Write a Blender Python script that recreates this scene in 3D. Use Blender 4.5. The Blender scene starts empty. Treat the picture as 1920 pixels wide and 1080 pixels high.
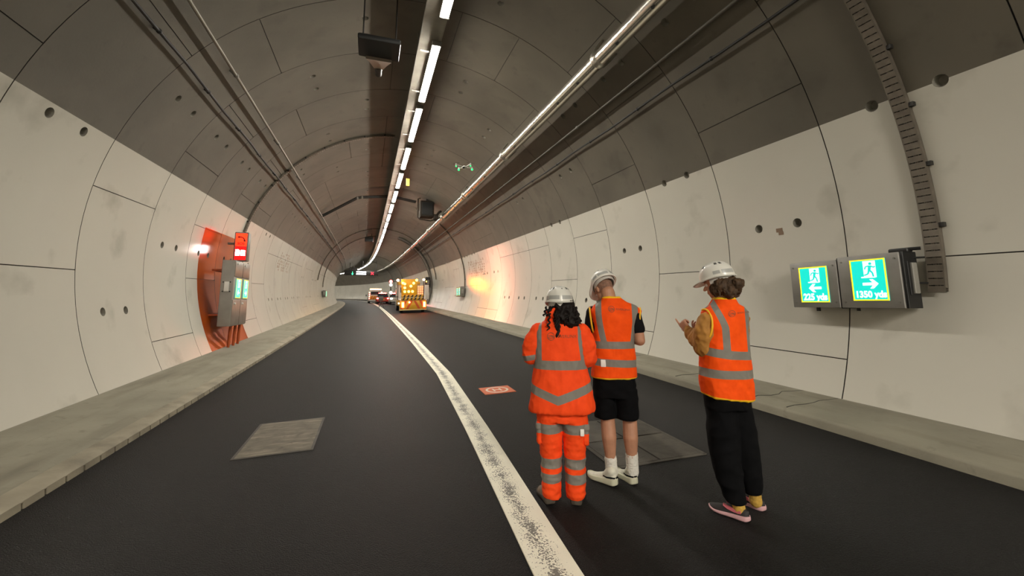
import bpy, math, random
import numpy as np
from math import sin, cos, pi, radians, degrees, hypot, atan2, sqrt
from mathutils import Vector, Matrix, noise
from mathutils.bvhtree import BVHTree

scene = bpy.context.scene
COL = scene.collection
rnd = random.Random(7)

# ------------------------------------------------------------------ camera
FPX, PPY = 786.37, 453.33                       # focal length and principal row of the photo (1920x1080)
YAW, PITCH, ROLL = .314425, .142759, .004589
CAM = Vector((-.97, 0, 1.6979))
def view_dir(x, y, z):                           # camera-space (right, forward, up) -> world
    c, s = cos(ROLL), sin(ROLL); x, z = x*c + z*s, -x*s + z*c
    c, s = cos(PITCH), sin(PITCH); y, z = y*c - z*s, y*s + z*c
    c, s = cos(YAW), sin(YAW); return Vector((x*c + y*s, -x*s + y*c, z))
cam_data = bpy.data.cameras.new('camera'); cam = bpy.data.objects.new('camera', cam_data); COL.objects.link(cam)
cam_data.sensor_fit = 'HORIZONTAL'; cam_data.sensor_width = 36; cam_data.lens = FPX/1920*36
cam_data.shift_y = -(540 - PPY)/1920; cam_data.clip_start = .05; cam_data.clip_end = 600
rt, fw, up = view_dir(1, 0, 0), view_dir(0, 1, 0), view_dir(0, 0, 1)
M = Matrix((rt, up, -fw)).transposed().to_4x4(); M.translation = CAM
cam.matrix_world = M; scene.camera = cam

# ------------------------------------------------------------------ world and exposure
world = bpy.data.worlds.new('world'); scene.world = world; world.use_nodes = True
world.node_tree.nodes['Background'].inputs[0].default_value = (.9, .85, .75, 1)
world.node_tree.nodes['Background'].inputs[1].default_value = .01
scene.view_settings.view_transform = 'Standard'; scene.view_settings.look = 'None'
scene.view_settings.gamma = 1; scene.view_settings.use_curve_mapping = False
scene.view_settings.exposure = 0.0
scene.cycles.sample_clamp_indirect = 6.0
LIGHT = 138.0                                     # radiance of the ceiling lights' diffusers
LIGHT_COL = (1.0, .945, .835)

# ------------------------------------------------------------------ tunnel geometry (s along, X right, Z up)
SC = 1.06117
R, CY = 5.225, 2.394
_ss = np.arange(-20, 260, .25)
_u = np.clip(_ss, 0, None)/SC
_k = np.clip(-.001377 + .000729*_u/10 - .0013436*(_u/10)**2/10, -.02, .02)/SC
def _cum(v):
    c = np.concatenate([[0], np.cumsum((v[1:] + v[:-1])/2*.25)]); return c - np.interp(0, _ss, c)
_th = _cum(_k); _px = _cum(np.sin(_th)); _py = _cum(np.cos(_th))
_pz = (.024497*_ss/SC - .0040866*(_ss/SC)**2/100)*SC
def cen(s): return [float(np.interp(s, _ss, a)) for a in (_px, _py, _pz, _th)]
def W(s, X, Z):
    x, y, z, t = cen(s); return Vector((x + X*cos(t), y - X*sin(t), z + Z))
def heading(s): return -cen(s)[3]
def Wa(s, a, r=R):                               # a in degrees from the crown, + to the right
    a = radians(a); return W(s, r*sin(a), CY + r*cos(a))
def roadz(X): return .0272*(X + 3.5)

# ------------------------------------------------------------------ materials
MATS = {}
def lin(c): return tuple(((v/255 + .055)/1.055)**2.4 if v > 10 else v/255/12.92 for v in c)
def mat(name, col, rough=.5, metal=0, var=None, bump=None, emit=None, strength=0, spec=None, dirt=None):
    if name in MATS: return MATS[name]
    m = bpy.data.materials.new(name); m.use_nodes = True; nt = m.node_tree; n = nt.nodes; l = nt.links
    b = n['Principled BSDF']; b.inputs['Base Color'].default_value = (*col, 1)
    b.inputs['Roughness'].default_value = rough; b.inputs['Metallic'].default_value = metal
    if spec is not None: b.inputs['Specular IOR Level'].default_value = spec
    tc = n.new('ShaderNodeTexCoord')
    last = None
    def noise_tex(scale, detail=4, stretch=None):
        t = n.new('ShaderNodeTexNoise'); t.inputs['Scale'].default_value = scale; t.inputs['Detail'].default_value = detail
        if stretch:
            mp = n.new('ShaderNodeMapping'); mp.inputs['Scale'].default_value = stretch
            l.new(tc.outputs['Object'], mp.inputs['Vector']); l.new(mp.outputs[0], t.inputs['Vector'])
        else: l.new(tc.outputs['Object'], t.inputs['Vector'])
        return t.outputs['Fac']
    def mix(a, bcol, fac):
        mx = n.new('ShaderNodeMix'); mx.data_type = 'RGBA'
        l.new(fac, mx.inputs[0])
        for i, v in ((6, a), (7, bcol)):
            if isinstance(v, tuple): mx.inputs[i].default_value = (*v, 1)
            else: l.new(v, mx.inputs[i])
        return mx.outputs[2]
    def ramp(fac, lo, hi):
        r = n.new('ShaderNodeMapRange'); r.inputs[1].default_value = lo; r.inputs[2].default_value = hi
        l.new(fac, r.inputs[0]); return r.outputs[0]
    if var:                                       # (scale, amount) soft mottling
        f = ramp(noise_tex(var[0], 6), .3, .7)
        last = mix(tuple(c*(1 - var[1]) for c in col), tuple(min(1, c*(1 + var[1])) for c in col), f)
    for d in (dirt or []):                        # (scale, lo, hi, colour, stretch)
        f = ramp(noise_tex(d[0], 8, d[4] if len(d) > 4 else None), d[1], d[2])
        last = mix(last if last else col, d[3], f)
    if last: l.new(last, b.inputs['Base Color'])
    if bump:
        bp = n.new('ShaderNodeBump'); bp.inputs['Strength'].default_value = bump[1]; bp.inputs['Distance'].default_value = bump[2] if len(bump) > 2 else .01
        l.new(noise_tex(bump[0], 5), bp.inputs['Height']); l.new(bp.outputs[0], b.inputs['Normal'])
    if emit:
        b.inputs['Emission Color'].default_value = (*emit, 1); b.inputs['Emission Strength'].default_value = strength
    MATS[name] = m; m['spec'] = 0
    return m
def banded(name, base, bands, rough=.75, var=(14, .12), bump=(60, .25, .004)):
    """cloth whose bands follow per-vertex distance fields: bands = [(attribute, colour, roughness, metallic)]"""
    m = mat(name, base, rough, 0, var, bump, spec=.15)
    if m['spec']: return m
    m['spec'] = 1
    nt = m.node_tree; n = nt.nodes; l = nt.links; b = n['Principled BSDF']
    def chain(socket, vals, default):
        cur = b.inputs[socket].links[0].from_socket if b.inputs[socket].links else None
        for (attr, v) in vals:
            at = n.new('ShaderNodeAttribute'); at.attribute_name = attr
            lt = n.new('ShaderNodeMath'); lt.operation = 'LESS_THAN'; lt.inputs[1].default_value = 0
            l.new(at.outputs['Fac'], lt.inputs[0])
            mx = n.new('ShaderNodeMix'); 
            if isinstance(v, tuple):
                mx.data_type = 'RGBA'; l.new(lt.outputs[0], mx.inputs[0])
                if cur: l.new(cur, mx.inputs[6])
                else: mx.inputs[6].default_value = (*default, 1)
                mx.inputs[7].default_value = (*v, 1); cur = mx.outputs[2]
            else:
                l.new(lt.outputs[0], mx.inputs[0])
                if cur: l.new(cur, mx.inputs[2])
                else: mx.inputs[2].default_value = default
                mx.inputs[3].default_value = v; cur = mx.outputs[0]
        l.new(cur, b.inputs[socket])
    chain('Base Color', [(a, c) for a, c, r, mt in bands], base)
    chain('Roughness', [(a, r) for a, c, r, mt in bands], rough)
    return m

white_paint = mat('white_wall_paint', (.60, .575, .505), .20, 0, (.35, .05), (9, .05, .01),
                  dirt=[(1.3, .60, .80, (.43, .41, .35)), (.5, .62, .9, (.47, .45, .39))])
orange_paint = mat('orange_wall_paint', (.34, .060, .006), .18, 0, (1.2, .08), (9, .05, .01))
concrete = mat('grey_lining_concrete', (.115, .100, .076), .58, 0, (.8, .16), (25, .12, .01),
               dirt=[(1.1, .58, .78, (.075, .065, .048)), (4.0, .62, .8, (.09, .078, .06))])
recess = mat('pocket_concrete', (.22, .205, .17), .8, 0, (6, .2))
groove = mat('joint_gasket', (.055, .05, .042), .8)
asphalt = mat('asphalt', (.0075, .0070, .0070), .55, 0, (2.5, .25), (120, 1.0, .03), spec=.18,
              dirt=[(260, .56, .72, (.046, .043, .041)), (.6, .55, .85, (.013, .012, .0115))])
walk_conc = mat('walkway_concrete', (.25, .23, .175), .75, 0, (1.5, .15), (30, .3, .01),
                dirt=[(1.0, .5, .8, (.15, .132, .095), (3.5, .5, 1)), (7, .6, .8, (.17, .155, .115))])
kerb_conc = mat('kerb_concrete', (.28, .245, .18), .75, 0, (3, .2), (30, .3, .01), dirt=[(2.5, .52, .75, (.15, .13, .095))])
line_paint = mat('road_line_paint', (.78, .74, .60), .6, 0, (3, .06), (90, .4, .004))
steel = mat('galvanised_steel', (.55, .52, .46), .32, 1, (3, .18), (40, .06, .003))
bright_pipe = mat('silver_pipe_cladding', (.78, .74, .66), .24, 1, (2, .12), (6, .05, .01))
dull_metal = mat('dull_grey_metal', (.20, .19, .17), .5, .5, (5, .15))
tray_metal = mat('brown_grey_tray', (.17, .145, .115), .55, .3, (8, .2))
dark_metal = mat('dark_metal', (.035, .033, .03), .5, .3)
black_cable = mat('black_cable', (.012, .011, .01), .55)
black_plastic = mat('black_plastic', (.014, .014, .014), .45)
rubber = mat('tyre_rubber', (.018, .018, .018), .8)
sign_case = mat('sign_case_grey', (.26, .245, .225), .42, .3, (4, .12))
cabinet_grey = mat('cabinet_grey', (.30, .28, .25), .45, .2, (3, .1))
white_plastic = mat('white_plastic', (.75, .73, .68), .4)
orange_metal = mat('orange_painted_metal', (.36, .065, .008), .4); grey_plate = mat('grey_plate', (.30, .285, .25), .5)
diffuser = mat('light_diffuser', (.9, .9, .9), .4, emit=LIGHT_COL, strength=LIGHT)
cyan_lit = mat('lit_cyan_panel', (.0, .12, .11), .3, emit=(.0, .80, .66), strength=1.0)
white_lit = mat('lit_white_symbol', (.8, .8, .8), .3, emit=(.80, .95, .90), strength=1.0)
yellow_lit = mat('lit_yellow_border', (.7, .6, 0), .3, emit=(.88, .80, .02), strength=.9)
sos_lit = mat('lit_orange_red_panel', (.7, .05, .01), .3, emit=(1.0, .016, .003), strength=4.0)
sos_red_lit = mat('lit_red_panel', (.7, .0, .0), .3, emit=(.95, .004, .004), strength=1.6)
sos_white_lit = mat('lit_white_icon', (.9, .9, .9), .3, emit=(1, .85, .8), strength=22)
sos_dark = mat('dark_red_print', (.10, .006, .004), .5)

# ------------------------------------------------------------------ mesh builder
class MB:
    def __init__(s): s.v = []; s.f = []; s.m = []; s.cur = 0
    def add(s, vs, fs, m=None):
        o = len(s.v); s.v += [tuple(v) for v in vs]
        for f in fs: s.f.append(tuple(i + o for i in f)); s.m.append(s.cur if m is None else m)
        return s
    def box(s, c, d, rz=0, m=None, rot=None):
        x, y, z = d[0]/2, d[1]/2, d[2]/2
        P = [Vector((a, b, e)) for e in (-z, z) for b in (-y, y) for a in (-x, x)]
        Q = rot if rot is not None else Matrix.Rotation(rz, 3, 'Z')
        P = [Q @ p + Vector(c) for p in P]
        return s.add(P, [(0, 2, 3, 1), (4, 5, 7, 6), (0, 1, 5, 4), (2, 6, 7, 3), (0, 4, 6, 2), (1, 3, 7, 5)], m)
    def bbox(s, c, d, b=.01, rz=0, m=None):       # box with chamfered vertical and horizontal edges
        x, y, z = [v/2 for v in d]; b = min(b, x*.9, y*.9, z*.9)
        def ring(e, i):
            xx, yy = x - i, y - i
            return [(-xx + b, -yy, e), (xx - b, -yy, e), (xx, -yy + b, e), (xx, yy - b, e), (xx - b, yy, e), (-xx + b, yy, e), (-xx, yy - b, e), (-xx, -yy + b, e)]
        Q = Matrix.Rotation(rz, 3, 'Z')
        rings = [[Q @ Vector(p) + Vector(c) for p in ring(e, i)] for e, i in ((-z, b*.7), (-z + b, 0), (z - b, 0), (z, b*.7))]
        return s.loft(rings, m=m)
    def loft(s, rings, closed=True, caps=True, m=None):
        n = len(rings[0]); vs = [p for r in rings for p in r]; fs = []
        for i in range(len(rings) - 1):
            for j in range(n if closed else n - 1):
                k = (j + 1) % n; fs.append((i*n + j, i*n + k, (i + 1)*n + k, (i + 1)*n + j))
        if caps and closed: fs += [tuple(reversed(range(n))), tuple(range((len(rings) - 1)*n, len(rings)*n))]
        return s.add(vs, fs, m)
    def tube(s, pts, r, n=10, caps=True, m=None):
        pts = [Vector(p) for p in pts]; rs = r if isinstance(r, (list, tuple)) else [r]*len(pts)
        rings = []; up = None
        for i, p in enumerate(pts):
            t = (pts[min(i + 1, len(pts) - 1)] - pts[max(i - 1, 0)]).normalized()
            if up is None: up = t.orthogonal().normalized()
            else:
                up = up - t*up.dot(t); up = up.normalized() if up.length > 1e-5 else t.orthogonal().normalized()
            w = t.cross(up)
            rings.append([p + rs[i]*(cos(2*pi*k/n)*up + sin(2*pi*k/n)*w) for k in range(n)])
        return s.loft(rings, caps=caps, m=m)
    def cyl(s, a, b, r, r2=None, n=16, m=None): return s.tube([a, b], [r, r if r2 is None else r2], n, m=m)
    def ell(s, c, rad, rot=None, n=16, k=10, m=None):
        Q = rot if rot is not None else Matrix.Identity(3); c = Vector(c); rad = rad if isinstance(rad, (tuple, list)) else (rad,)*3
        vs = [c + Q @ Vector((0, 0, -rad[2]))]
        for i in range(1, k):
            a = -pi/2 + pi*i/k
            vs += [c + Q @ Vector((rad[0]*cos(a)*cos(2*pi*j/n), rad[1]*cos(a)*sin(2*pi*j/n), rad[2]*sin(a))) for j in range(n)]
        vs.append(c + Q @ Vector((0, 0, rad[2]))); L = len(vs) - 1
        fs = [(0, 1 + (j + 1) % n, 1 + j) for j in range(n)] + [(L, 1 + (k - 2)*n + j, 1 + (k - 2)*n + (j + 1) % n) for j in range(n)]
        for i in range(k - 2):
            for j in range(n):
                q = (j + 1) % n; a = 1 + i*n; fs.append((a + j, a + q, a + n + q, a + n + j))
        return s.add(vs, fs, m)
    def cap(s, a, b, r0, r1, n=14):               # tapered capsule
        a, b = Vector(a), Vector(b); d = b - a; t = d.normalized() if d.length > 1e-6 else Vector((0, 0, 1))
        pts, rs = [], []
        for i in range(5): q = pi/2*(1 - i/4); pts.append(a - t*r0*sin(q)*.999); rs.append(max(r0*cos(q), 1e-4))
        for i in range(5): q = pi/2*i/4; pts.append(b + t*r1*sin(q)*.999); rs.append(max(r1*cos(q), 1e-4))
        return s.tube(pts, rs, n)
    def chain(s, pts, rs):
        for i in range(len(pts) - 1): s.cap(pts[i], pts[i + 1], rs[i], rs[i + 1])
        return s
    def prism(s, poly, d0, d1, frame, m=None):    # 2-D polygon (u,v) extruded from d0 to d1 along w; frame(u,v,w)
        n = len(poly)
        vs = [frame(u, v, d0) for u, v in poly] + [frame(u, v, d1) for u, v in poly]
        fs = [tuple(reversed(range(n))), tuple(range(n, 2*n))] + [(i, (i + 1) % n, n + (i + 1) % n, n + i) for i in range(n)]
        return s.add(vs, fs, m)
    def pieces(s):                                # groups of faces that touch (shared vertices or overlapping boxes)
        par = list(range(len(s.v)))
        def find(a):
            while par[a] != a: par[a] = par[par[a]]; a = par[a]
            return a
        for f in s.f:
            r = find(f[0])
            for i in f[1:]: par[find(i)] = r
        comp = {}
        for k, f in enumerate(s.f): comp.setdefault(find(f[0]), []).append(k)
        gs = []
        for fs in comp.values():
            P = np.array([s.v[i] for k in fs for i in s.f[k]]); gs.append([P.min(0) - .002, P.max(0) + .002, fs])
        again = True
        while again:
            again = False; out = []
            for g in gs:
                for h in out:
                    if (g[0] <= h[1]).all() and (h[0] <= g[1]).all():
                        h[0] = np.minimum(h[0], g[0]); h[1] = np.maximum(h[1], g[1]); h[2] = h[2] + g[2]; again = True; break
                else: out.append(g)
            gs = out
        return [g[2] for g in gs]
    def build(s, name, mats, parent=None, smooth=35, loc=None, rz=None, keep=False):
        if parent and not keep and len(s.v) < 6000:   # separate pieces become parts of their own
            gr = s.pieces()
            if len(gr) > 1:
                first = None
                for fs in gr:
                    q = MB(); ix = {}
                    for k in fs:
                        for i in s.f[k]:
                            if i not in ix: ix[i] = len(q.v); q.v.append(s.v[i])
                        q.f.append(tuple(ix[i] for i in s.f[k])); q.m.append(s.m[k])
                    o = q.build(name, mats, parent, smooth, loc, rz, True); first = first or o
                return first
        me = bpy.data.meshes.new(name); me.from_pydata(s.v, [], s.f)
        mats = mats if isinstance(mats, (list, tuple)) else [mats]
        for m in mats: me.materials.append(m)
        if len(mats) > 1: me.polygons.foreach_set('material_index', s.m)
        if smooth:
            me.polygons.foreach_set('use_smooth', [True]*len(me.polygons)); me.update()
            me.set_sharp_from_angle(angle=radians(smooth))
        me.update()
        o = bpy.data.objects.new(name, me); COL.objects.link(o)
        if parent: o.parent = parent
        if loc is not None: o.location = loc
        if rz is not None: o.rotation_euler.z = rz
        return o

def tag(o, label=None, cat=None, group=None, kind=None):
    if label: o['label'] = label
    if cat: o['category'] = cat
    if group: o['group'] = group
    if kind: o['kind'] = kind
    return o
def thing(name, label, cat, loc=(0, 0, 0), rz=0, group=None):
    o = bpy.data.objects.new(name, None); COL.objects.link(o); o.location = loc; o.rotation_euler.z = rz
    o.empty_display_size = .1
    return tag(o, label, cat, group)
def structure(o): o['kind'] = 'structure'; return o
def copy_tree(o, parent=None):
    c = o.copy(); COL.objects.link(c)
    if parent: c.parent = parent
    for ch in list(o.children): copy_tree(ch, c)
    return c
def text_mesh(txt, size, bold=0.0):
    cu = bpy.data.curves.new('text', 'FONT'); cu.body = txt; cu.size = size; cu.align_x = 'CENTER'; cu.align_y = 'CENTER'
    cu.offset = bold; cu.resolution_u = 3
    ob = bpy.data.objects.new('text', cu); COL.objects.link(ob); bpy.context.view_layer.update()
    me = bpy.data.meshes.new_from_object(ob.evaluated_get(bpy.context.evaluated_depsgraph_get()))
    v = [tuple(p.co)[:2] for p in me.vertices]; f = [tuple(p.vertices) for p in me.polygons]
    bpy.data.objects.remove(ob); bpy.data.curves.remove(cu); bpy.data.meshes.remove(me)
    return v, f
def circle(cx, cy, r, n=20, a0=0, a1=2*pi): return [(cx + r*cos(a0 + (a1 - a0)*i/n), cy + r*sin(a0 + (a1 - a0)*i/n)) for i in range(n)]
def organic(name, mb, voxel, mats, parent, smooth_it=4, fields=None, wrinkle=None, factor=.5):
    me = bpy.data.meshes.new(name); me.from_pydata(mb.v, [], mb.f); me.update()
    o = bpy.data.objects.new(name, me); COL.objects.link(o)
    r = o.modifiers.new('r', 'REMESH'); r.mode = 'VOXEL'; r.voxel_size = voxel
    if smooth_it:
        sm = o.modifiers.new('s', 'SMOOTH'); sm.factor = factor; sm.iterations = smooth_it
    bpy.context.view_layer.update()
    new = bpy.data.meshes.new_from_object(o.evaluated_get(bpy.context.evaluated_depsgraph_get()))
    o.modifiers.clear(); o.data = new; new.name = name; bpy.data.meshes.remove(me)
    if wrinkle:                                   # [(scale vector, amplitude)] folds of the cloth
        nrm = [Vector(v.normal) for v in new.vertices]
        for v, q in zip(new.vertices, nrm):
            d = 0
            for sc, amp in wrinkle:
                p = Vector((v.co.x*sc[0], v.co.y*sc[1], v.co.z*sc[2]))
                d += amp*(1 - 2*abs(noise.noise(p)))
            v.co += q*d
    new.polygons.foreach_set('use_smooth', [True]*len(new.polygons)); new.update()
    for a, fn in (fields or {}).items():
        at = new.attributes.new(a, 'FLOAT', 'POINT')
        at.data.foreach_set('value', [fn(v.co) for v in new.vertices])
    for m in (mats if isinstance(mats, (list, tuple)) else [mats]): new.materials.append(m)
    if parent: o.parent = parent
    return o

# ------------------------------------------------------------------ tunnel lining: real segments, joints and bolt pockets
PA_R, PA_L = 71.4, -71.2                         # edge of the white paint
ORANGE = (12.73, 16.1, -79.4)                    # painted band behind the emergency cabinet
LAT, OFF = 14.4, -.6
KNOWN = {1: (6.5, -2.5), 2: (7.5, -4.5), 3: (6.5, 3.5), 4: (7.5, 1.5), 5: (8.5, -3.5), 6: (6.5, -5.5), 7: (8.5, -3.5), 9: (8.5, .5)}
def ring_joints(k):
    h0, key = KNOWN.get(k) or (rnd.choice([6.5, 7.5, 8.5]), rnd.choice([4.5, 1.5, -.5, -3.5, 2.5]))
    js, h = [], h0
    while h > -10:
        js.append(h); h -= 1 if abs(h - key) < .1 else 3
    return js
def lining():
    out = {'ceiling': MB(), 'wall_left': MB(), 'wall_right': MB()}
    pick = lambda a: 'wall_right' if a > PA_R else 'wall_left' if a < PA_L else 'ceiling'
    for k in range(-8, 96):
        s0 = 2*k + .013; fine = k < 34
        js = ring_joints(k)
        A = set([-117, 115, PA_R, PA_L]); S = [0, 2]
        groove_a = []
        pockets = []
        if fine:
            S = [0, .014, 1.0, 2]
            for h in js:
                a = h*LAT + OFF
                if -116 < a < 114: A |= {a - .075, a + .075}; groove_a.append(a)
            if -3 <= k < 22:
                S = [0, .014, .28, .56, .76, 1.24, 1.44, 1.72, 2]
                ends = [js[0] + 3] + js
                for q in range(len(ends) - 1):
                    a = (ends[q] + ends[q + 1])/2*LAT + OFF
                    if -113 < a < 111 and rnd.random() < .9:
                        A |= {a - 1.097, a, a + 1.097}; pockets.append(a)
            if s0 < ORANGE[1] and s0 + 2 > ORANGE[0]:
                A.add(ORANGE[2]); S += [e - s0 for e in ORANGE[:2] if s0 < e < s0 + 2]
        S = sorted(S)
        near = list(A); st = 2.4 if fine else 4.8; a = -116.4
        bl = [(p - 1.097, p + 1.097) for p in pockets]
        while a < 114.5:
            if min(abs(a - b) for b in near) > .45 and not any(lo < a < hi for lo, hi in bl): A.add(a)
            a += st
        A = sorted(x for x in A if not any(lo < x < hi and abs(x - (lo + hi)/2) > .01 for lo, hi in bl))
        cs = [cen(s0 + e) for e in S]
        def P(ci, ang, r):
            x, y, z, t = ci; q = radians(ang); X, Z = r*sin(q), CY + r*cos(q); return (x + X*cos(t), y - X*sin(t), z + Z)
        depth = {}; skip = set()
        for i in range(len(S) - 1):
            for j in range(len(A) - 1):
                am = (A[j] + A[j + 1])/2
                d = 0
                if fine and (i == 0 or any(abs(am - g) < .05 for g in groove_a)): d = .022
                depth[i, j] = d
                if pockets and (.56 <= S[i] < .75 or 1.24 <= S[i] < 1.43) and any(lo < am < hi for lo, hi in bl): skip.add((i, j))
        vd = {}
        def vert(mb, i, j, d):
            key = (id(mb), i, j, d)
            if key not in vd: vd[key] = len(mb.v); mb.v.append(P(cs[i], A[j], R + d))
            return vd[key]
        def mi(i, j):
            am = (A[j] + A[j + 1])/2; sm = s0 + (S[i] + S[i + 1])/2
            if am < ORANGE[2] and ORANGE[0] < sm < ORANGE[1]: return 3
            return 2 if depth[i, j] > 0 else 0
        for (i, j), d in depth.items():
            if (i, j) in skip: continue
            mb = out[pick((A[j] + A[j + 1])/2)]
            mb.f.append((vert(mb, i, j, d), vert(mb, i, j + 1, d), vert(mb, i + 1, j + 1, d), vert(mb, i + 1, j, d))); mb.m.append(mi(i, j))
            if d > 0:                             # side walls of the joint
                for di, dj, e in ((-1, 0, ((i, j), (i, j + 1))), (1, 0, ((i + 1, j), (i + 1, j + 1))), (0, -1, ((i, j), (i + 1, j))), (0, 1, ((i, j + 1), (i + 1, j + 1)))):
                    nb = depth.get((i + di, j + dj), 0 if i + di < 0 else d)
                    if nb < d:
                        (a1, b1), (a2, b2) = e
                        mb.f.append((vert(mb, a1, b1, 0), vert(mb, a2, b2, 0), vert(mb, a2, b2, d), vert(mb, a1, b1, d))); mb.m.append(2)
        for pa in pockets:
            for pc in (.66, 1.34):
                n = 16
                ci = lambda t: cen(s0 + pc + t)
                def row(f):
                    o = []
                    for q in range(n + 1):
                        t = -pi/2 + 2*pi*q/n; o.append(f(t))
                    return o
                def sq(t):
                    m_ = max(abs(cos(t)), abs(sin(t))); return (.1*cos(t)/m_, 1.097*sin(t)/m_, R)
                dg = degrees(1/R)
                rows = [row(sq), row(lambda t: (.072*cos(t), .072*dg*sin(t), R)), row(lambda t: (.066*cos(t), .066*dg*sin(t), R + .02)), row(lambda t: (.05*cos(t), .05*dg*sin(t), R + .085)), row(lambda t: (.0001*cos(t), .0001*dg*sin(t), R + .085))]
                pts = [[P(ci(p[0]), pa + p[1], p[2]) for p in rw] for rw in rows]
                for q in range(n):
                    tm = -pi/2 + 2*pi*(q + .5)/n; am = pa + sin(tm)*.5
                    mb = out[pick(am)]
                    for rr in range(4):
                        o = len(mb.v); mb.v += [pts[rr][q], pts[rr][q + 1], pts[rr + 1][q + 1], pts[rr + 1][q]]
                        mb.f.append((o, o + 1, o + 2, o + 3))
                        sm = s0 + pc
                        mb.m.append((3 if am < ORANGE[2] and ORANGE[0] < sm < ORANGE[1] else 0) if rr == 0 else 1)
    for nm, mb in out.items():
        o = mb.build(nm, [concrete if nm == 'ceiling' else white_paint, recess, groove, orange_paint], smooth=30); structure(o)
lining()

def sweep(mb, prof, s0, s1, step=.5, closed=False, m=None, dx=lambda s: 0):
    n = max(1, int(round((s1 - s0)/step))); rings = [[W(s0 + (s1 - s0)*i/n, X + dx(s0 + (s1 - s0)*i/n), Z) for X, Z in prof] for i in range(n + 1)]
    return mb.loft(rings, closed=closed, caps=closed, m=m)
S0, S1 = -15.9, 185
mb = MB(); sweep(mb, [(-3.55, roadz(-3.55)), (-1.2, roadz(-1.2)), (1.2, roadz(1.2)), (3.9, roadz(3.9))], S0, S1, 1.0)
structure(mb.build('floor', asphalt, smooth=60))
# walkways and kerbs
mb = MB(); sweep(mb, [(3.815, .12), (3.82, .275), (3.835, .295), (3.875, .305), (4.0, .312), (4.9, .35)], S0, S1, .5)
structure(mb.build('walkway_right', walk_conc, smooth=50))
mb = MB(); sweep(mb, [(-3.69, .0995), (-3.9, .118), (-4.3, .15), (-4.86, .197)], S0, S1, .5)
structure(mb.build('walkway_left', walk_conc, smooth=50))
mb = MB(); s = -8.02; PROFK = [(-3.505, -.03), (-3.515, .06), (-3.55, .082), (-3.70, .10), (-3.70, -.03)]
while s < 75:
    ln = .252
    sweep(mb, PROFK, s, s + ln - .028, ln, True); 
    sweep(mb, [(-3.60, -.03), (-3.60, .046), (-3.513, .052), (-3.515, .06), (-3.55, .082), (-3.70, .10), (-3.70, -.03)], s + ln - .03, s + ln + .002, .1, True)
    s += ln
sweep(mb, PROFK, s, S1, 1.0, True)
structure(mb.build('kerb_left', kerb_conc, smooth=40))
for s, e in ((4.06, .02), (4.55, .05), (2.05, 0), (6.05, .03), (8.05, 0), (10.0, .04), (12.05, 0)):   # cracks and joints across the right walkway
    mb = MB(); mb.tube([W(s + e*sin(q*1.9) + .02*q/6, 3.90 + .9*q/6, .3085 + .0335*q/6 + .001) for q in range(7)], .006, 5); structure(mb.build('walkway_joint', groove))
# lane line: thermoplastic, slightly raised, worn along its middle
LX = [(-16, -.55), (0, -.03), (2.4, .085), (5, .245), (8.5, .42), (14, .44), (20.6, .43), (60, .42), (190, .42)]
lxf = lambda s: float(np.interp(s, [a for a, b in LX], [b for a, b in LX]))
line_mat = mat('worn_line_paint', (.80, .76, .62), .6, 0, (3, .06), (90, .4, .004))
nt = line_mat.node_tree; n_, l_ = nt.nodes, nt.links; b_ = n_['Principled BSDF']
uvn = n_.new('ShaderNodeAttribute'); uvn.attribute_name = 'across'
def mnode(op, a, b=None, c=None):
    q = n_.new('ShaderNodeMath'); q.operation = op
    for i, v in enumerate((a, b, c)):
        if v is None: continue
        if isinstance(v, (int, float)): q.inputs[i].default_value = v
        else: l_.new(v, q.inputs[i])
    return q.outputs[0]
tcn = n_.new('ShaderNodeTexCoord')
nz = n_.new('ShaderNodeTexNoise'); nz.inputs['Scale'].default_value = 85; nz.inputs['Detail'].default_value = 6; l_.new(tcn.outputs['Object'], nz.inputs['Vector'])
nz2 = n_.new('ShaderNodeTexNoise'); nz2.inputs['Scale'].default_value = 7; l_.new(tcn.outputs['Object'], nz2.inputs['Vector'])
band = mnode('SUBTRACT', .19, mnode('MULTIPLY', mnode('ABSOLUTE', mnode('ADD', uvn.outputs['Fac'], .12)), .30))
wear = mnode('GREATER_THAN', mnode('ADD', nz.outputs['Fac'], mnode('ADD', band, mnode('MULTIPLY', mnode('SUBTRACT', nz2.outputs['Fac'], .5), .35))), .635)
mx = n_.new('ShaderNodeMix'); mx.data_type = 'RGBA'; l_.new(wear, mx.inputs[0])
l_.new(b_.inputs['Base Color'].links[0].from_socket, mx.inputs[6]); mx.inputs[7].default_value = (.16, .145, .12, 1); l_.new(mx.outputs[2], b_.inputs['Base Color'])
mb = MB(); sweep(mb, [(x, roadz(x + .43) + z) for x, z in ((-.136, -.002), (-.134, .004), (-.07, .005), (0, .005), (.07, .005), (.134, .004), (.136, -.002))], S0, S1, .5, dx=lxf)
ln_o = mb.build('lane_line', line_mat, smooth=60); structure(ln_o)
at = ln_o.data.attributes.new('across', 'FLOAT', 'POINT'); at.data.foreach_set('value', [v for i in range(len(mb.v)//7) for v in (-1, -1, -.5, 0, .5, 1, 1)])

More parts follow.
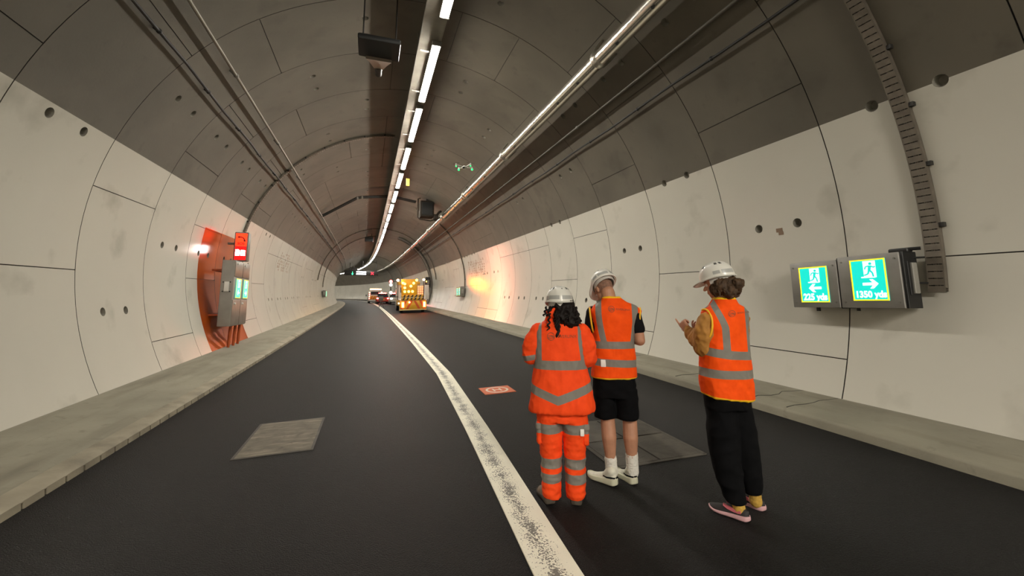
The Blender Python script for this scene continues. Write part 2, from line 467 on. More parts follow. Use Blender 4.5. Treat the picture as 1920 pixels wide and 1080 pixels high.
# ------------------------------------------------------------------ things in the road
def on_road(name, label, cat, s, X, dz=0, rz=0, group=None):
    o = thing(name, label, cat, W(s, X, roadz(X) + dz), heading(s) + rz, group); return o
slope = -math.atan(.0272)
def road_tilt(o): o.rotation_euler.y = slope; o.rotation_euler.x = math.atan(.0235)
dusty = mat('dusty_cover', (.15, .128, .098), .85, 0, (6, .2), (60, .4, .006), dirt=[(3, .5, .7, (.27, .235, .175), (1, 4, 1)), (9, .55, .75, (.10, .085, .065))])
cover_mat = mat('cast_cover', (.060, .052, .042), .7, 0, (6, .25), (50, .4, .006), dirt=[(4, .5, .75, (.11, .095, .075))])
t = on_road('access_cover', 'square pale dusty access cover set in the left traffic lane', 'manhole cover', 5.68, -1.88); road_tilt(t)
mb = MB(); mb.bbox((0, 0, 0), (.70, 1.16, .012), .004); mb.build('cover_plate', dusty, t)
mb = MB()
for x0, y0, w, h in ((-.36, 0, .03, 1.2), (.36, 0, .03, 1.2), (0, -.59, .75, .03), (0, .59, .75, .03)): mb.box((x0, y0, 0), (w, h, .008))
mb.build('frame', cover_mat, t)
t = on_road('access_cover', 'dark four-panel access cover in the road behind the man in black shorts', 'manhole cover', 4.15, 1.65, rz=-.03); road_tilt(t)
for q, (x0, y0) in enumerate(((-.23, -.31), (.24, -.31), (-.23, .31), (.24, .31))):
    mb = MB(); mb.bbox((x0, y0, 0), (.455, .60, .014), .004); mb.box((x0 - .12, y0 + .16, .006), (.09, .03, .004), .5); mb.box((x0 + .12, y0 - .18, .006), (.09, .03, .004), .5)
    mb.build('cover_panel', cover_mat, t)
mb = MB()
for x0, y0, w, h in ((-.48, 0, .04, 1.28), (.49, 0, .04, 1.28), (0, -.63, 1.0, .04), (0, .63, 1.0, .04)): mb.box((x0, y0, -.001), (w, h, .012))
mb.build('frame', cover_mat, t)
hyd_red = mat('hydrant_cover_red', (.62, .13, .045), .5, 0, (20, .1)); hyd_white = mat('hydrant_cover_white', (.78, .68, .58), .5)
t = on_road('hydrant_cover', 'orange red square hydrant cover marked with a white letter H in a ring', 'hydrant cover', 6.79, 1.0); road_tilt(t)
mb = MB(); mb.bbox((0, 0, 0), (.51, .46, .014), .004); mb.build('cover_plate', hyd_red, t)
flat = lambda u, v, w: (u, v, w)
mb = MB(); o_, i_ = circle(0, 0, .185, 32), circle(0, 0, .15, 32)
for q in range(32):
    p = (q + 1) % 32; mb.prism([o_[q], o_[p], i_[p], i_[q]], .006, .0085, flat)
mb.build('ring_mark', hyd_white, t, keep=True)
mb = MB()
for c, d in (((-.055, 0), (.028, .15)), ((.055, 0), (.028, .15)), ((0, 0), (.11, .026))): mb.box((c[0], c[1], .0072), (*d, .003))
mb.build('letter', hyd_white, t, keep=True)

# ------------------------------------------------------------------ ceiling lights on their tray
LZ = 6.83
spans = [(4.5, 7.27), (8.21, 10.98), (11.43, 14.19), (14.85, 17.68), (18.3, 21.05)]
s = 21.75
while s < 150: spans.append((s, s + 2.75)); s += 3.4
mb = MB(); sweep(mb, [(-.25, LZ + .15), (-.25, LZ + .21), (.20, LZ + .21), (.20, LZ + .15), (.185, LZ + .15), (.185, LZ + .16), (-.235, LZ + .16), (-.235, LZ + .15)], -15.8, 152, 1.0, True)
ct = thing('lighting_tray', 'long grey metal tray hung under the tunnel crown carrying the strip lights', 'cable tray')
mb.build('tray', mat('tray_zinc', (.34, .32, .27), .5, .5, (3, .15)), ct)
for q in range(54):
    s = -13 + q*2.0; mb = MB(); zc = CY + sqrt(R*R - .09)
    for x in (-.22, .17): mb.tube([W(s, x, LZ + .16), W(s, x, zc + .02)], .008, 6)
    mb.build('hanger', dull_metal, ct)
ORD = ['first', 'second', 'third', 'fourth', 'fifth', 'sixth', 'seventh', 'eighth', 'ninth', 'tenth', 'eleventh', 'twelfth']
def make_light(L):
    t = thing('ceiling_light', '', 'light')
    mb = MB(); mb.loft([[(-.085, e, .04), (.085, e, .04), (.10, e, .085), (-.10, e, .085)] for e in (-L/2 - .03, L/2 + .03)])
    for e in (-L*.35, L*.35): mb.box((-.12, e, .087), (.36, .05, .012)); mb.box((-.02, e, .125), (.06, .05, .08))
    mb.build('housing', mat('light_housing', (.5, .48, .44), .4, .3), t, smooth=30)
    mb = MB(); n = 10; prof = [(.082*cos(pi + pi*i/n), .052*sin(pi + pi*i/n) + .04) for i in range(n + 1)]
    mb.loft([[(x*f, e, (z - .04)*f + .04) for x, z in prof] for e, f in ((-L/2, .75), (-L/2 + .03, 1), (L/2 - .03, 1), (L/2, .75))], closed=True)
    mb.build('diffuser', diffuser, t, smooth=40)
    mb = MB()
    for e in (-L/2 - .02, L/2 + .02): mb.bbox((0, e, .045), (.19, .05, .10), .01)
    mb.build('end_cap', dull_metal, t)
    return t
NV = len(spans); spans += [(-15.4, -12.65), (-12.0, -9.25), (-8.6, -5.85)]
DIM = {0: .30, NV: 4.5, NV + 1: 4.5, NV + 2: 5}  # nearest lamp dimmed for edge falloff; unseen rear lamps boosted onto the people's backs
DIM.update({i: .6 for i in range(8, NV)})     # far lamps dimmed so the distant walls come out darker
proto = make_light(2.76)
for i, (a, b) in enumerate(spans):
    t = proto if i == len(spans) - 1 else copy_tree(proto)
    s = (a + b)/2; x1, x2 = W(a, .10, LZ), W(b, .10, LZ); t.location = W(s, .10, LZ)
    t.rotation_euler = (math.asin((x2 - x1).z/(x2 - x1).length), 0, heading(s))
    if i in DIM:
        d = [c for c in t.children if c.name.startswith('diffuser')][0]; d.material_slots[0].link = 'OBJECT'
        d.material_slots[0].material = mat('light_diffuser_%d' % int(DIM[i]*100), (.9, .9, .9), .4, emit=LIGHT_COL, strength=LIGHT*DIM[i])
    t['group'] = 'strip lights along the tunnel crown'
    t['label'] = ('nearest strip light in the crown row, cut by the top edge of the photo' if i == 0 else
                  '%s strip light from the camera in the bright crown row' % ORD[i] if i < 12 else
                  'one of the tiny far strip lights where the crown row curves left' if i < NV else
                  'strip light of the crown row overhead behind the three people and out of the photo')

# ------------------------------------------------------------------ silver pipe, conduits and cables
RP, AP = 4.86, 38.4
t = thing('silver_pipe', 'large shiny silver clad pipe running along the upper right of the tunnel', 'pipe')
mb = MB(); mb.tube([Wa(-2 + .5*i, AP, RP) for i in range(190)], .15, 20); mb.build('pipe', bright_pipe, t, smooth=60)
for s in (2.0, 6.55, 12.6, 18.6, 24.6, 30.6, 36.6, 42.6, 48.6, 54.6):
    mb = MB(); mb.tube([Wa(s, AP, RP), Wa(s + .03, AP, RP), Wa(s + .12, AP, RP), Wa(s + .15, AP, RP)], [.152, .185, .185, .152], 20)
    mb.cap(Wa(s + .075, AP - 1.9, RP), Wa(s + .075, AP - 2.0, R), .03, .03, 8); mb.cap(Wa(s + .075, AP + 1.9, RP), Wa(s + .075, AP + 2.0, R), .03, .03, 8)
    mb.build('clamp', steel, t, smooth=40)
for s in (3.5, 4.9, 5.9, 7.4, 8.4, 10.0, 11.5, 13.4, 15.0, 17, 19, 21):
    mb = MB(); c, d = Wa(s, AP + .3, RP - .142), Wa(s, AP + .3, RP - .165); mb.tube([c, d], .03, 10); mb.build('label_tab', black_plastic, t)
def run(name, label, cat, s0, s1, a, r, rad, m, step=1.0, n=8, sag=0, clip_m=None, clip_every=2.0):
    t = thing(name, label, cat); mb = MB(); k = int((s1 - s0)/step)
    mb.tube([Wa(s0 + (s1 - s0)*i/k, a + (.15*sin(i*1.7) if sag else 0), r) for i in range(k + 1)], rad, n); mb.build('run', m, t, smooth=60)
    if clip_m:
        s = s0 + 1
        while s < min(s1, 60):
            mb = MB(); p, q = Wa(s, a, r), Wa(s, a, R + .02); mb.tube([p, q], rad*1.1, 8); mb.ell(p, rad*1.7, n=10, k=6); mb.build('clip', clip_m, t); s += clip_every
    return t
run('cable', 'thick black cable clipped along the right side above the white wall', 'cable', -4, 110, 53.0, 5.14, .022, black_cable, sag=1, clip_m=black_plastic)
run('conduit', 'thin grey conduit running below the silver pipe on the right', 'conduit', -4, 110, 47.6, 5.08, .026, mat('grey_conduit', (.10, .09, .07), .6, .1), clip_m=dull_metal, clip_every=6.0)
run('cable', 'dark cable clipped along the upper left side of the tunnel', 'cable', -4, 110, -53.0, 5.14, .024, black_cable, sag=1, clip_m=black_plastic)
run('conduit', 'pale metal conduit above the dark cable on the upper left', 'conduit', -4, 110, -46.4, 5.08, .028, mat('pale_conduit', (.24, .22, .18), .45, .5), clip_m=dull_metal, clip_every=4.0)

# arch trays and pipes that cross the lining
def arch(mb, s, a0, a1, r, w, h, n=36, m=None):
    rings = []
    for i in range(n + 1):
        a = a0 + (a1 - a0)*i/n
        rings.append([Wa(s - w/2, a, r), Wa(s + w/2, a, r), Wa(s + w/2, a, r - h), Wa(s - w/2, a, r - h)])
    return mb.loft(rings, m=m)
def arch_tray(label, s, a0, a1, w=.16, ties=True):
    t = thing('arch_tray', label, 'cable tray', group=None)
    mb = MB()
    for e in (-w/2, w/2 - .012): arch(mb, s + e + .006, a0, a1, R - .005, .012, .06)
    st = .9 if w > .1 else 2.5
    a = min(a0, a1)
    while a < max(a0, a1): arch(mb, s, a, a + st*.7, R - .008, w, .008, 1); arch(mb, s, a, a + st*.86, R - .058, w, .006, 1); a += st
    mb.build('tray', tray_metal, t)
    for e in (-.045, 0, .045):
        mb = MB(); mb.tube([Wa(s + e*w/.16, a0 + (a1 - a0)*i/40, R - .032) for i in range(41)], .016*w/.16, 6); mb.build('cable', black_cable if e else tray_metal, t)
    a = min(a0, a1) + 4
    while a < max(a0, a1) and ties:
        mb = MB(); mb.box((0, 0, 0), (.05, .05, .05)); 
        for v in range(len(mb.v)): mb.v[v] = tuple(Vector(mb.v[v]) + Wa(s - w/2 - .02, a, R - .03))
        mb.build('bracket', dark_metal, t); a += 8
    return t
arch_tray('perforated brown tray curving down the right wall beside the near exit sign', 3.06, 5, 97)
arch_tray('dark arch tray from the light tray down to the emergency cabinet on the left', 15.85, -4, -76)
arch_tray('thin dark arch tray on the right wall above the second exit sign', 28.3, 20, 93, .12)
arch_tray('dark arch tray spanning the crown in front of the thick riser pipes', 40.5, -86, 84, .2)
arch_tray('dark arch tray down the left wall to the far left exit sign', 46.0, -4, -92, .2)
arch_tray('far arch tray on the right wall beyond the vehicles', 82.0, 10, 92, .25)
arch_tray('far arch tray on the right wall just before the overhead message sign', 70.0, 10, 92, .22)
t = thing('riser_pipes', 'group of thick dark riser pipes curving up the right wall behind the truck', 'pipes')
for e, rr, m in ((0, .09, dull_metal), (.36, .08, steel), (.7, .09, dark_metal)):
    mb = MB(); mb.tube([Wa(43.2 + e, 20 + (113 - 22)*i/40, R - .11) for i in range(41)], rr, 12); mb.build('pipe', m, t, smooth=60)
mb = MB(); c = W(43.4, 4.75, 2.75); mb.bbox(c, (.45, .8, 1.0), .03, heading(43)); mb.build('valve_box', dark_metal, t)
mb = MB(); mb.bbox(W(42.95, 4.75, 2.75), (.28, .06, .45), .02, heading(43)); mb.build('gauge', sign_case, t)

# bent twin pipe across the crown and the dark fan unit it feeds
t = thing('bent_twin_pipe', 'pair of dark pipes bent across the crown towards the dark ceiling unit', 'pipes')
for e in (0, .28):
    mb = MB(); pts = [Wa(25.2 + e, -46, R - .12), Wa(24.7 + e, -22, R - .25), Wa(24.7 + e, -19, R - .28), Wa(24.8 + e, 0, R - .35), Wa(24.9 + e, 17, R - .35)]
    mb.tube(pts, .055, 10); mb.build('pipe', dark_metal, t, smooth=60)
    mb = MB()
    for p in pts[1:4]: mb.ell(p, .075, n=10, k=6)
    mb.build('coupling', dull_metal, t)
t = thing('ceiling_unit', 'dark boxed ceiling unit beside the silver pipe at the end of the bent pipes', 'ceiling unit', W(24.6, 2.05, 6.0), heading(24.6))
mb = MB(); mb.bbox((0, .4, .62), (.80, .8, .95), .04); matte_dark = mat('matte_dark_brown', (.035, .028, .022), .85, 0, (5, .3), spec=.15); mb.build('casing', matte_dark, t)
mb = MB(); mb.bbox((0, -.01, .62), (.62, .03, .75), .01)
mb.build('front_panel', black_plastic, t)
mb = MB(); mb.tube([(-.42, -.06, 1.2), (-.55, -.06, 1.15), (-.55, -.06, .05), (-.45, -.06, -.05), (.2, -.06, -.12), (.75, -.06, .1)], .04, 8); mb.build('side_pipe', matte_dark, t, smooth=60)
mb = MB(); mb.tube([(.45, .25, .15), (.62, .2, .15)], .20, 14); mb.tube([(.55, .2, .2), (.75, .2, .5), (.85, .25, .55)], .07, 10); mb.bbox((.52, .0, .10), (.26, .3, .22), .03); mb.build('valve', matte_dark, t)
mb = MB(); mb.box((.0, .4, 1.25), (.1, .6, .5)); mb.build('mount', dark_metal, t)

# horn loudspeaker under a dark plate, small box beyond it
t = thing('ceiling_loudspeaker', 'dark plate with a funnel shaped horn hanging left of the strip lights', 'loudspeaker', W(7.85, -1.04, 6.3), heading(7.85))
mb = MB(); mb.bbox((0, 0, .04), (.76, .62, .10), .015); mb.build('housing', black_plastic, t)
mb = MB()
for x in (-.3, .3): mb.tube([(x, 0, .08), (x, 0, 1.25)], .014, 8)
mb.build('hanger', dark_metal, t)
mb = MB(); mb.loft([[( x*w, y0 + y*.02, z0 + z*h) for x, y, z in ((-1, -1, -1), (1, -1, -1), (1, 1, 1), (-1, 1, 1))] for w, y0, z0, h in ((.24, .27, .06, .14), (.16, .50, .06, .09), (.09, .72, .05, .05))], caps=True)
mb.build('horn', mat('copper_lit_horn', (.36, .29, .22), .45, .5), t)
mb = MB(); mb.tube([(0, .70, .05), (0, 1.0, .05)], [.075, .07], 14); mb.tube([(0, 1.0, .05), (0, 1.06, .05)], [.05, .03], 12); mb.build('driver', dark_metal, t)
t = thing('ceiling_box', 'small black box under the crown left of the far strip lights', 'ceiling unit', Wa(44.0, -13, R - .55), heading(44))
mb = MB(); mb.bbox((0, 0, 0), (.8, .6, .45), .03); mb.build('casing', black_plastic, t)
mb = MB()
for x in (-.25, .25): mb.tube([(x, 0, .2), (x, 0, .62)], .03, 8)
mb.build('hanger', dark_metal, t)
t = thing('hanging_tag', 'small yellow tag hanging beside the fifth strip light', 'tag', W(19.3, .45, LZ + .02), heading(19.3))
mb = MB(); mb.bbox((0, 0, -.12), (.15, .015, .34), .005); mb.build('plate', mat('yellow_tag', (.75, .50, .05), .5), t)
mb = MB(); mb.tube([(0, 0, .05), (0, 0, .16)], .006, 6); mb.build('hook', dull_metal, t)
# drone
t = thing('drone', 'small hovering drone with four green lights under the tunnel ceiling', 'drone', W(10.0, 1.10, 4.80), -.35)
mb = MB(); mb.ell((0, 0, 0), (.055, .11, .035), n=12); mb.build('body', mat('drone_grey', (.45, .44, .40), .5), t)
gl = mat('green_led', (0, .6, .2), .3, emit=(.03, .75, .16), strength=2.2)
for i, (x, y) in enumerate(((-.17, .14), (.17, .14), (-.19, -.14), (.17, -.15))):
    mb = MB(); mb.tube([(x*.25, y*.3, .01), (x, y, .03)], .011, 8); mb.tube([(x, y, .0), (x, y, .06)], .02, 10); arm = mb.build('arm', MATS['drone_grey'], t)
    mb = MB(); mb.box((x, y, .066), (.20, .016, .004), .6 + i); mb.build('rotor', black_plastic, arm)
    mb = MB(); mb.ell((x, y, -.008), .028 if i in (0, 1) else .02, n=12, k=8); mb.build('led', gl, arm)
mb = MB(); mb.ell((-.01, -.1, -.03), .03, n=10); mb.build('camera', black_plastic, t)

# ------------------------------------------------------------------ illuminated exit signs
def limb(a, b, w0, w1=None):                      # quad limb of the running figure
    w1 = w0 if w1 is None else w1
    d = Vector((b[0] - a[0], b[1] - a[1])).normalized(); p = Vector((-d.y, d.x))
    return [(a[0] + p.x*w0, a[1] + p.y*w0), (a[0] - p.x*w0, a[1] - p.y*w0), (b[0] - p.x*w1, b[1] - p.y*w1), (b[0] + p.x*w1, b[1] + p.y*w1)]
def exit_panel(parent, frame, w, h, arrow, txt=None, flip=1, mats=None):
    """frame(u, v, d): u right, v up as the reader sees it, d towards the reader"""
    cy, wh, ye = mats or (cyan_lit, white_lit, yellow_lit)
    mb = MB(); mb.prism([(-w/2, -h/2), (w/2, -h/2), (w/2, h/2), (-w/2, h/2)], 0, .008, frame); pn = mb.build('sign_panel', cy, parent)
    mb = MB(); b = w*.04
    for x0, x1, y0, y1 in ((-w/2, w/2, h/2 - b, h/2), (-w/2, w/2, -h/2, -h/2 + b), (-w/2, -w/2 + b, -h/2 + b, h/2 - b), (w/2 - b, w/2, -h/2 + b, h/2 - b)):
        mb.prism([(x0, y0), (x1, y0), (x1, y1), (x0, y1)], .008, .011, frame)
    mb.build('border', ye, pn, keep=True)
    # door with a running figure cut out of it
    k = h*.40; ox, oy = w*.06, h*.255
    P = lambda pts: [(ox + flip*x*k, oy + y*k) for x, y in pts]
    mb = MB(); mb.prism(P([(-.34, -.5), (.34, -.5), (.34, .5), (-.34, .5)]), .008, .010, frame)
    mb.prism(P([(-.50, -.52), (.26, -.52), (.26, -.44), (-.50, -.44)]), .008, .0105, frame)
    mb.build('door_symbol', wh, pn, keep=True)
    mb = MB()
    for q in (circle(.06, .33, .085, 14), limb((.04, .22), (-.02, -.08), .085, .075), limb((.06, .20), (.24, .10), .036), limb((.24, .10), (.32, .16), .034),
              limb((0, .20), (-.20, .16), .036), limb((-.20, .16), (-.26, .0), .034), limb((-.0, -.06), (.14, -.22), .052, .045), limb((.14, -.22), (.18, -.46), .045, .04),
              limb((-.03, -.06), (-.10, -.28), .052, .045), limb((-.10, -.28), (-.32, -.36), .042, .036)):
        mb.prism(P(q), .010, .0125, frame)
    mb.build('running_figure', cy, pn, keep=True)
    if arrow:
        a = arrow; oy2 = -h*.10 if txt else -h*.22; L = w*.22
        mb = MB(); X = lambda x: a*x*L + w*.04
        pts = [(X(-1), .22*L), (X(0), .22*L), (X(0), .22*L), (X(-.12), .62*L), (X(.32), .62*L), (X(1), 0), (X(.32), -.62*L), (X(-.12), -.62*L), (X(.25), -.22*L), (X(-1), -.22*L)]
        pts = [(X(-1), .2*L), (X(.28), .2*L), (X(-.1), .66*L), (X(.36), .66*L), (X(1.02), 0), (X(.36), -.66*L), (X(-.1), -.66*L), (X(.28), -.2*L), (X(-1), -.2*L)]
        mb.prism([(x, y + oy2) for x, y in pts], .008, .0105, frame); mb.build('arrow', wh, pn)
    if txt:
        v, f = text_mesh(txt, h*.26, .006)
        wv = max(p[0] for p in v) - min(p[0] for p in v); sc = min(1.0, w*.84/wv)
        mb = MB(); mb.add([frame(x*sc + .01*w, y*min(1.0, sc*1.15) - h*.355, .0095) for x, y in v], f); mb.build('lettering', wh, pn, keep=True)
    return pn
t = thing('exit_sign_box', 'grey twin exit sign box on the right wall reading 225 yds and 1350 yds', 'exit sign', W(3.9, 4.85, 1.5), heading(3.9))
def unit(y0, y1, z0, z1, nm='casing', d=.26):
    mb = MB(); mb.bbox((d/2, (y0 + y1)/2, (z0 + z1)/2), (d, y1 - y0, z1 - z0), .008); o = mb.build(nm, sign_case, t)
    mb = MB()
    for yy in (y0 + .05, y1 - .05):
        for zz in (z0 + .07, z1 - .07): mb.tube([(.0, yy, zz), (-.006, yy, zz)], .012, 8)
    mb.build('screw', dull_metal, o); return o
unit(.035, .69, .01, .64); unit(-.675, .02, .01, .665)
mb = MB(); mb.bbox((.14, .027, .33), (.24, .03, .66), .004); mb.bbox((.14, -.69, .34), (.24, .03, .66), .004); mb.build('hinge_strip', black_plastic, t)
mb = MB(); mb.bbox((.09, -.708, .36), (.05, .016, .40), .004); mb.build('end_recess', black_plastic, t)
mb = MB(); mb.bbox((.165, -.715, .36), (.085, .035, .36), .008); mb.build('end_plate', grey_plate, t)
mb = MB(); mb.bbox((.14, -.62, .69), (.10, .2, .05), .01); mb.tube([(.14, -.70, .70), (.18, -.80, .70)], .02, 8); mb.build('cable_gland', black_plastic, t)
mb = MB()
for z in (.2, .5): mb.tube([(.22, -.70, z + .1), (.27, -.78, z + .1)], .010, 8)
mb.build('flexible_cable', black_cable, t)
mb = MB(); mb.tube([(.1, .4, .015), (.1, .4, -.04)], .025, 10); mb.tube([(.12, -.1, .015), (.12, -.1, -.03)], .02, 10); mb.build('bottom_gland', dark_metal, t)
mb = MB()
for yy in (.45, -.45): mb.box((.30, yy, .33), (.22, .06, .5))
mb.build('wall_bracket', dull_metal, t)
exit_panel(t, lambda u, v, d: (-d, .355 - u, .325 + v), .395, .49, -1, '225 yds')
exit_panel(t, lambda u, v, d: (-d, -.335 - u, .355 + v), .395, .51, 1, '1350 yds')

def small_exit_box(label, s, side, z, near_lit=True):
    """wall box whose lit panels face the lane; side=+1 right wall"""
    X = side*4.82; t = thing('exit_sign_box', label, 'exit sign', W(s, X, z), heading(s))
    mb = MB(); mb.bbox((side*.14, 0, .33), (.30, 1.36, .66), .015); mb.build('casing', dull_metal, t)
    mb = MB(); mb.bbox((side*.14, -.69, .35), (.14, .03, .30), .01); mb.build('end_plate', grey_plate, t)
    mb = MB(); mb.box((side*.33, 0, .33), (.2, .1, .5)); mb.build('wall_bracket', dull_metal, t)
    for yy, ar in ((-.34, side), (.34, -side)):
        fr = (lambda u, v, d, yy=yy: (-side*d - side*.01, yy - side*u, .33 + v))
        exit_panel(t, fr, .42, .52, ar)
    return t
small_exit_box('small lit exit sign box on the right wall just right of the truck', 28.6, 1, 1.42)
small_exit_box('small lit exit sign box at the far end of the left wall', 45.5, -1, 1.22)
small_exit_box('tiny far exit sign box on the right wall left of the vehicles', 100.0, 1, 1.4)

# ------------------------------------------------------------------ emergency cabinet on the left wall
t = thing('emergency_cabinet', 'grey emergency cabinet with two lit cyan exit panels on the orange wall band', 'cabinet', W(13.10, -4.5, .78), heading(13.1))
mb = MB(); mb.bbox((-.15, .74, .88), (.30, 1.46, 1.76), .01); mb.build('casing', cabinet_grey, t)
for i, y in enumerate((.375, 1.105)):
    for z0, z1, nm in ((.02, .70, 'lower_door'), (1.32, 1.74, 'upper_door')):
        mb = MB(); mb.bbox((.006, y, (z0 + z1)/2), (.02, .70, z1 - z0), .006); o = mb.build(nm, mat('cabinet_door', (.26, .215, .18), .4, .3, (5, .15)), t)
        mb = MB(); mb.tube([(.016, y - .2, z0 + (z1 - z0)*.85), (.05, y - .2, z0 + (z1 - z0)*.85)], .025, 10); mb.build('knob', white_plastic, o)
    exit_panel(t, (lambda u, v, d, y=y: (.012 + d, y + u + .06, 1.01 + v)), .46, .53, (-1, 1)[i])
mb = MB(); mb.bbox((-.155, .0, 1.05), (.11, .03, .26), .01); mb.build('side_plate', white_plastic, t)
mb = MB()
for x in (-.235, -.07):
    for z in (.92, 1.17): mb.ell((x, -.005, z), (.018, .014, .018), n=10, k=6)
mb.build('side_bolt', black_plastic, t)
for y in (.55, 1.0, 1.42):
    mb = MB(); mb.tube([(-.12, y, .02), (-.14, y, -.68)], .035, 10); mb.build('leg', orange_metal, t, smooth=60)
mb = MB()
for z in (.3, 1.5): mb.bbox((-.42, .74, z), (.30, 1.2, .05), .01)
mb.build('wall_bracket', orange_metal, t)
t = thing('emergency_sign', 'lit red and orange SOS telephone sign box above the grey emergency cabinet', 'sign', W(14.3, -4.71, 2.62), heading(14.3))
mb = MB(); mb.bbox((0, .14, .405), (.36, .26, .86), .012); mb.build('casing', dull_metal, t)
mb = MB(); mb.bbox((-.26, .14, .5), (.22, .10, .06), .01); mb.tube([(-.12, .14, .05), (-.12, .14, -.03)], .03, 8); mb.build('wall_bracket', dull_metal, t)
fr = lambda u, v, d: (u, .01 - d, .405 + v)
mb = MB(); mb.prism([(-.145, .02), (.145, .02), (.145, .395), (-.145, .395)], 0, .012, fr); pn = mb.build('phone_panel', sos_lit, t)
mb = MB()
arc = [(.075*cos(a), .075*sin(a)) for a in [radians(150 - 20*i) for i in range(10)]]
pts = [(-.075 + .0, .27), (-.03, .285), (.03, .275), (.07, .235), (.085, .175)]
for i in range(4): mb.prism(limb(pts[i], pts[i + 1], .016), .012, .016, fr)
mb.prism(limb((-.09, .275), (-.045, .29), .026), .012, .016, fr); mb.prism(limb((.09, .2), (.082, .15), .026), .012, .016, fr)
mb.build('handset_symbol', sos_dark, pn, keep=True)
v, f = text_mesh('SOS', .095, .004); mb = MB(); mb.add([fr(x*1.15, y + .085, .0145) for x, y in v], f); mb.build('lettering', sos_dark, pn, keep=True)
mb = MB(); mb.prism([(-.145, -.395), (.145, -.395), (.145, .0), (-.145, .0)], 0, .012, fr); pn = mb.build('extinguisher_panel', sos_red_lit, t)
mb = MB(); mb.prism([(-.125, -.27), (-.02, -.27), (-.02, -.12), (-.05, -.09), (-.125, -.09)], .012, .016, fr); mb.prism([(.01, -.27), (.125, -.27), (.125, -.2), (.105, -.18), (.125, -.16), (.12, -.11), (.01, -.11)], .012, .016, fr)
mb.build('icon', sos_white_lit, pn, keep=True)

# ------------------------------------------------------------------ overhead message sign and lane signals
t = thing('message_sign', 'black overhead message sign with white lit lines far along the tunnel', 'sign', W(75, 0, 0), heading(75))
mb = MB(); mb.bbox((-1.2, .3, 5.02), (5.4, .5, .8), .04); mb.build('casing', black_plastic, t)
wl = mat('led_white', (.8, .8, .8), .3, emit=(.9, .95, 1), strength=5)
for j, z in enumerate((5.2, 4.85)):
    mb = MB(); x = -2.0
    for i in range(9):
        w = .08 + .08*rnd.random(); mb.box((x + w/2, .04, z), (w, .03, .2)); x += w + .05
    mb.build('lit_line', wl, t, keep=True)
mb = MB()
for a in (pi/4, -pi/4): mb.box((.55, .04, 5.0), (.62, .03, .12), rot=Matrix.Rotation(a, 3, 'Y'))
mb.build('red_cross', mat('led_red', (.6, 0, 0), .3, emit=(1, .03, .06), strength=2.5), t)
mb = MB(); mb.box((-2.6, .04, 5.0), (.09, .03, .5)); mb.prism([(-.2, .0), (.2, .0), (0, -.28)], 0, .03, lambda u, v, d: (-2.6 + u, .055 - d, 4.92 + v))
mb.build('green_arrow', mat('led_green', (0, .5, .3), .3, emit=(.1, 1, .5), strength=1.6), t)
mb = MB()
for x in (-3, -1, 1.2): mb.tube([(x, .3, 5.4), (x, .3, 7.35 - .12*abs(x))], .05, 8)
mb.build('hanger', dark_metal, t)
t = thing('jet_fan', 'dark cylindrical jet fan under the crown beyond the message sign', 'fan', W(90, -1.6, 6.15), heading(90))
mb = MB(); mb.tube([(0, -1.2, 0), (0, -.9, 0), (0, 1.5, 0), (0, 1.8, 0)], [.62, .55, .55, .62], 20); mb.build('casing', dark_metal, t)
mb = MB()
for y in (-.6, 1.2): mb.box((0, y, .75), (.1, .1, .6))
mb.build('mount', dull_metal, t)

# dark stencil marks on the white walls
def wall_marks(label, s, a, cols, rows, ds, da, sz):
    t = thing('wall_marking', label, 'wall marking'); mb = MB()
    for i in range(cols):
        for j in range(rows):
            if rnd.random() < .25: continue
            c = W(0, 0, 0); ss, aa = s + i*ds + rnd.uniform(-.15, .15)*ds, a + j*da + rnd.uniform(-.1, .1)
            wv = sz*rnd.uniform(.5, 1.2); dh = abs(da)*rnd.uniform(.35, .95)
            mb.loft([[Wa(ss - wv/2, aa - dh/2, r), Wa(ss + wv/2, aa - dh/2, r), Wa(ss + wv/2, aa + dh/2, r), Wa(ss - wv/2, aa + dh/2, r)] for r in (R + .004, R - .004)])
    mb.build('marks', mat('brown_stencil_ink', (.22, .14, .09), .7), t, keep=True)
    return t
wall_marks('patch of dark brown marks high on the left white wall past the cabinet', 22.5, -77.0, 9, 7, .33, -1.5, .13)
wall_marks('patch of dark brown marks high on the right white wall above the orange glow', 23.2, 76.5, 10, 7, .40, 1.6, .14)
wall_marks('small grey serial mark on the right wall between two bolt pockets', 5.0, 85.0, 1, 4, .3, .75, .10)

# ------------------------------------------------------------------ vehicles on the right lane
amber_lamp = mat('lit_amber_lamp', (1, .6, .1), .3, emit=(1, .40, .035), strength=17)
beacon_mat = mat('lit_beacon', (1, .6, .3), .3, emit=(1, .36, .15), strength=45)
tail_mat = mat('lit_tail_lamp', (.8, .1, .02), .3, emit=(1, .10, .02), strength=20)
tail_core = mat('lit_tail_core', (1, .8, .6), .3, emit=(1, .72, .42), strength=5)
red_lamp = mat('lit_red_lamp', (.8, .03, .02), .3, emit=(1, .06, .05), strength=30)
white_lamp = mat('lit_white_lamp', (1, 1, 1), .3, emit=(1, .90, .74), strength=8)
yel = mat('truck_yellow', (.62, .34, .02), .45, 0, (3, .08)); chev = mat('chevron_red_orange', (.55, .09, .015), .45)
blk = mat('stripe_black', (.02, .018, .012), .5); body_w = mat('vehicle_white', (.62, .58, .52), .4); body_red = mat('vehicle_red', (.45, .05, .03), .4)
glass_d = mat('vehicle_glass', (.03, .035, .04), .08); board_m = mat('arrow_board_amber', (.70, .38, .01), .5)
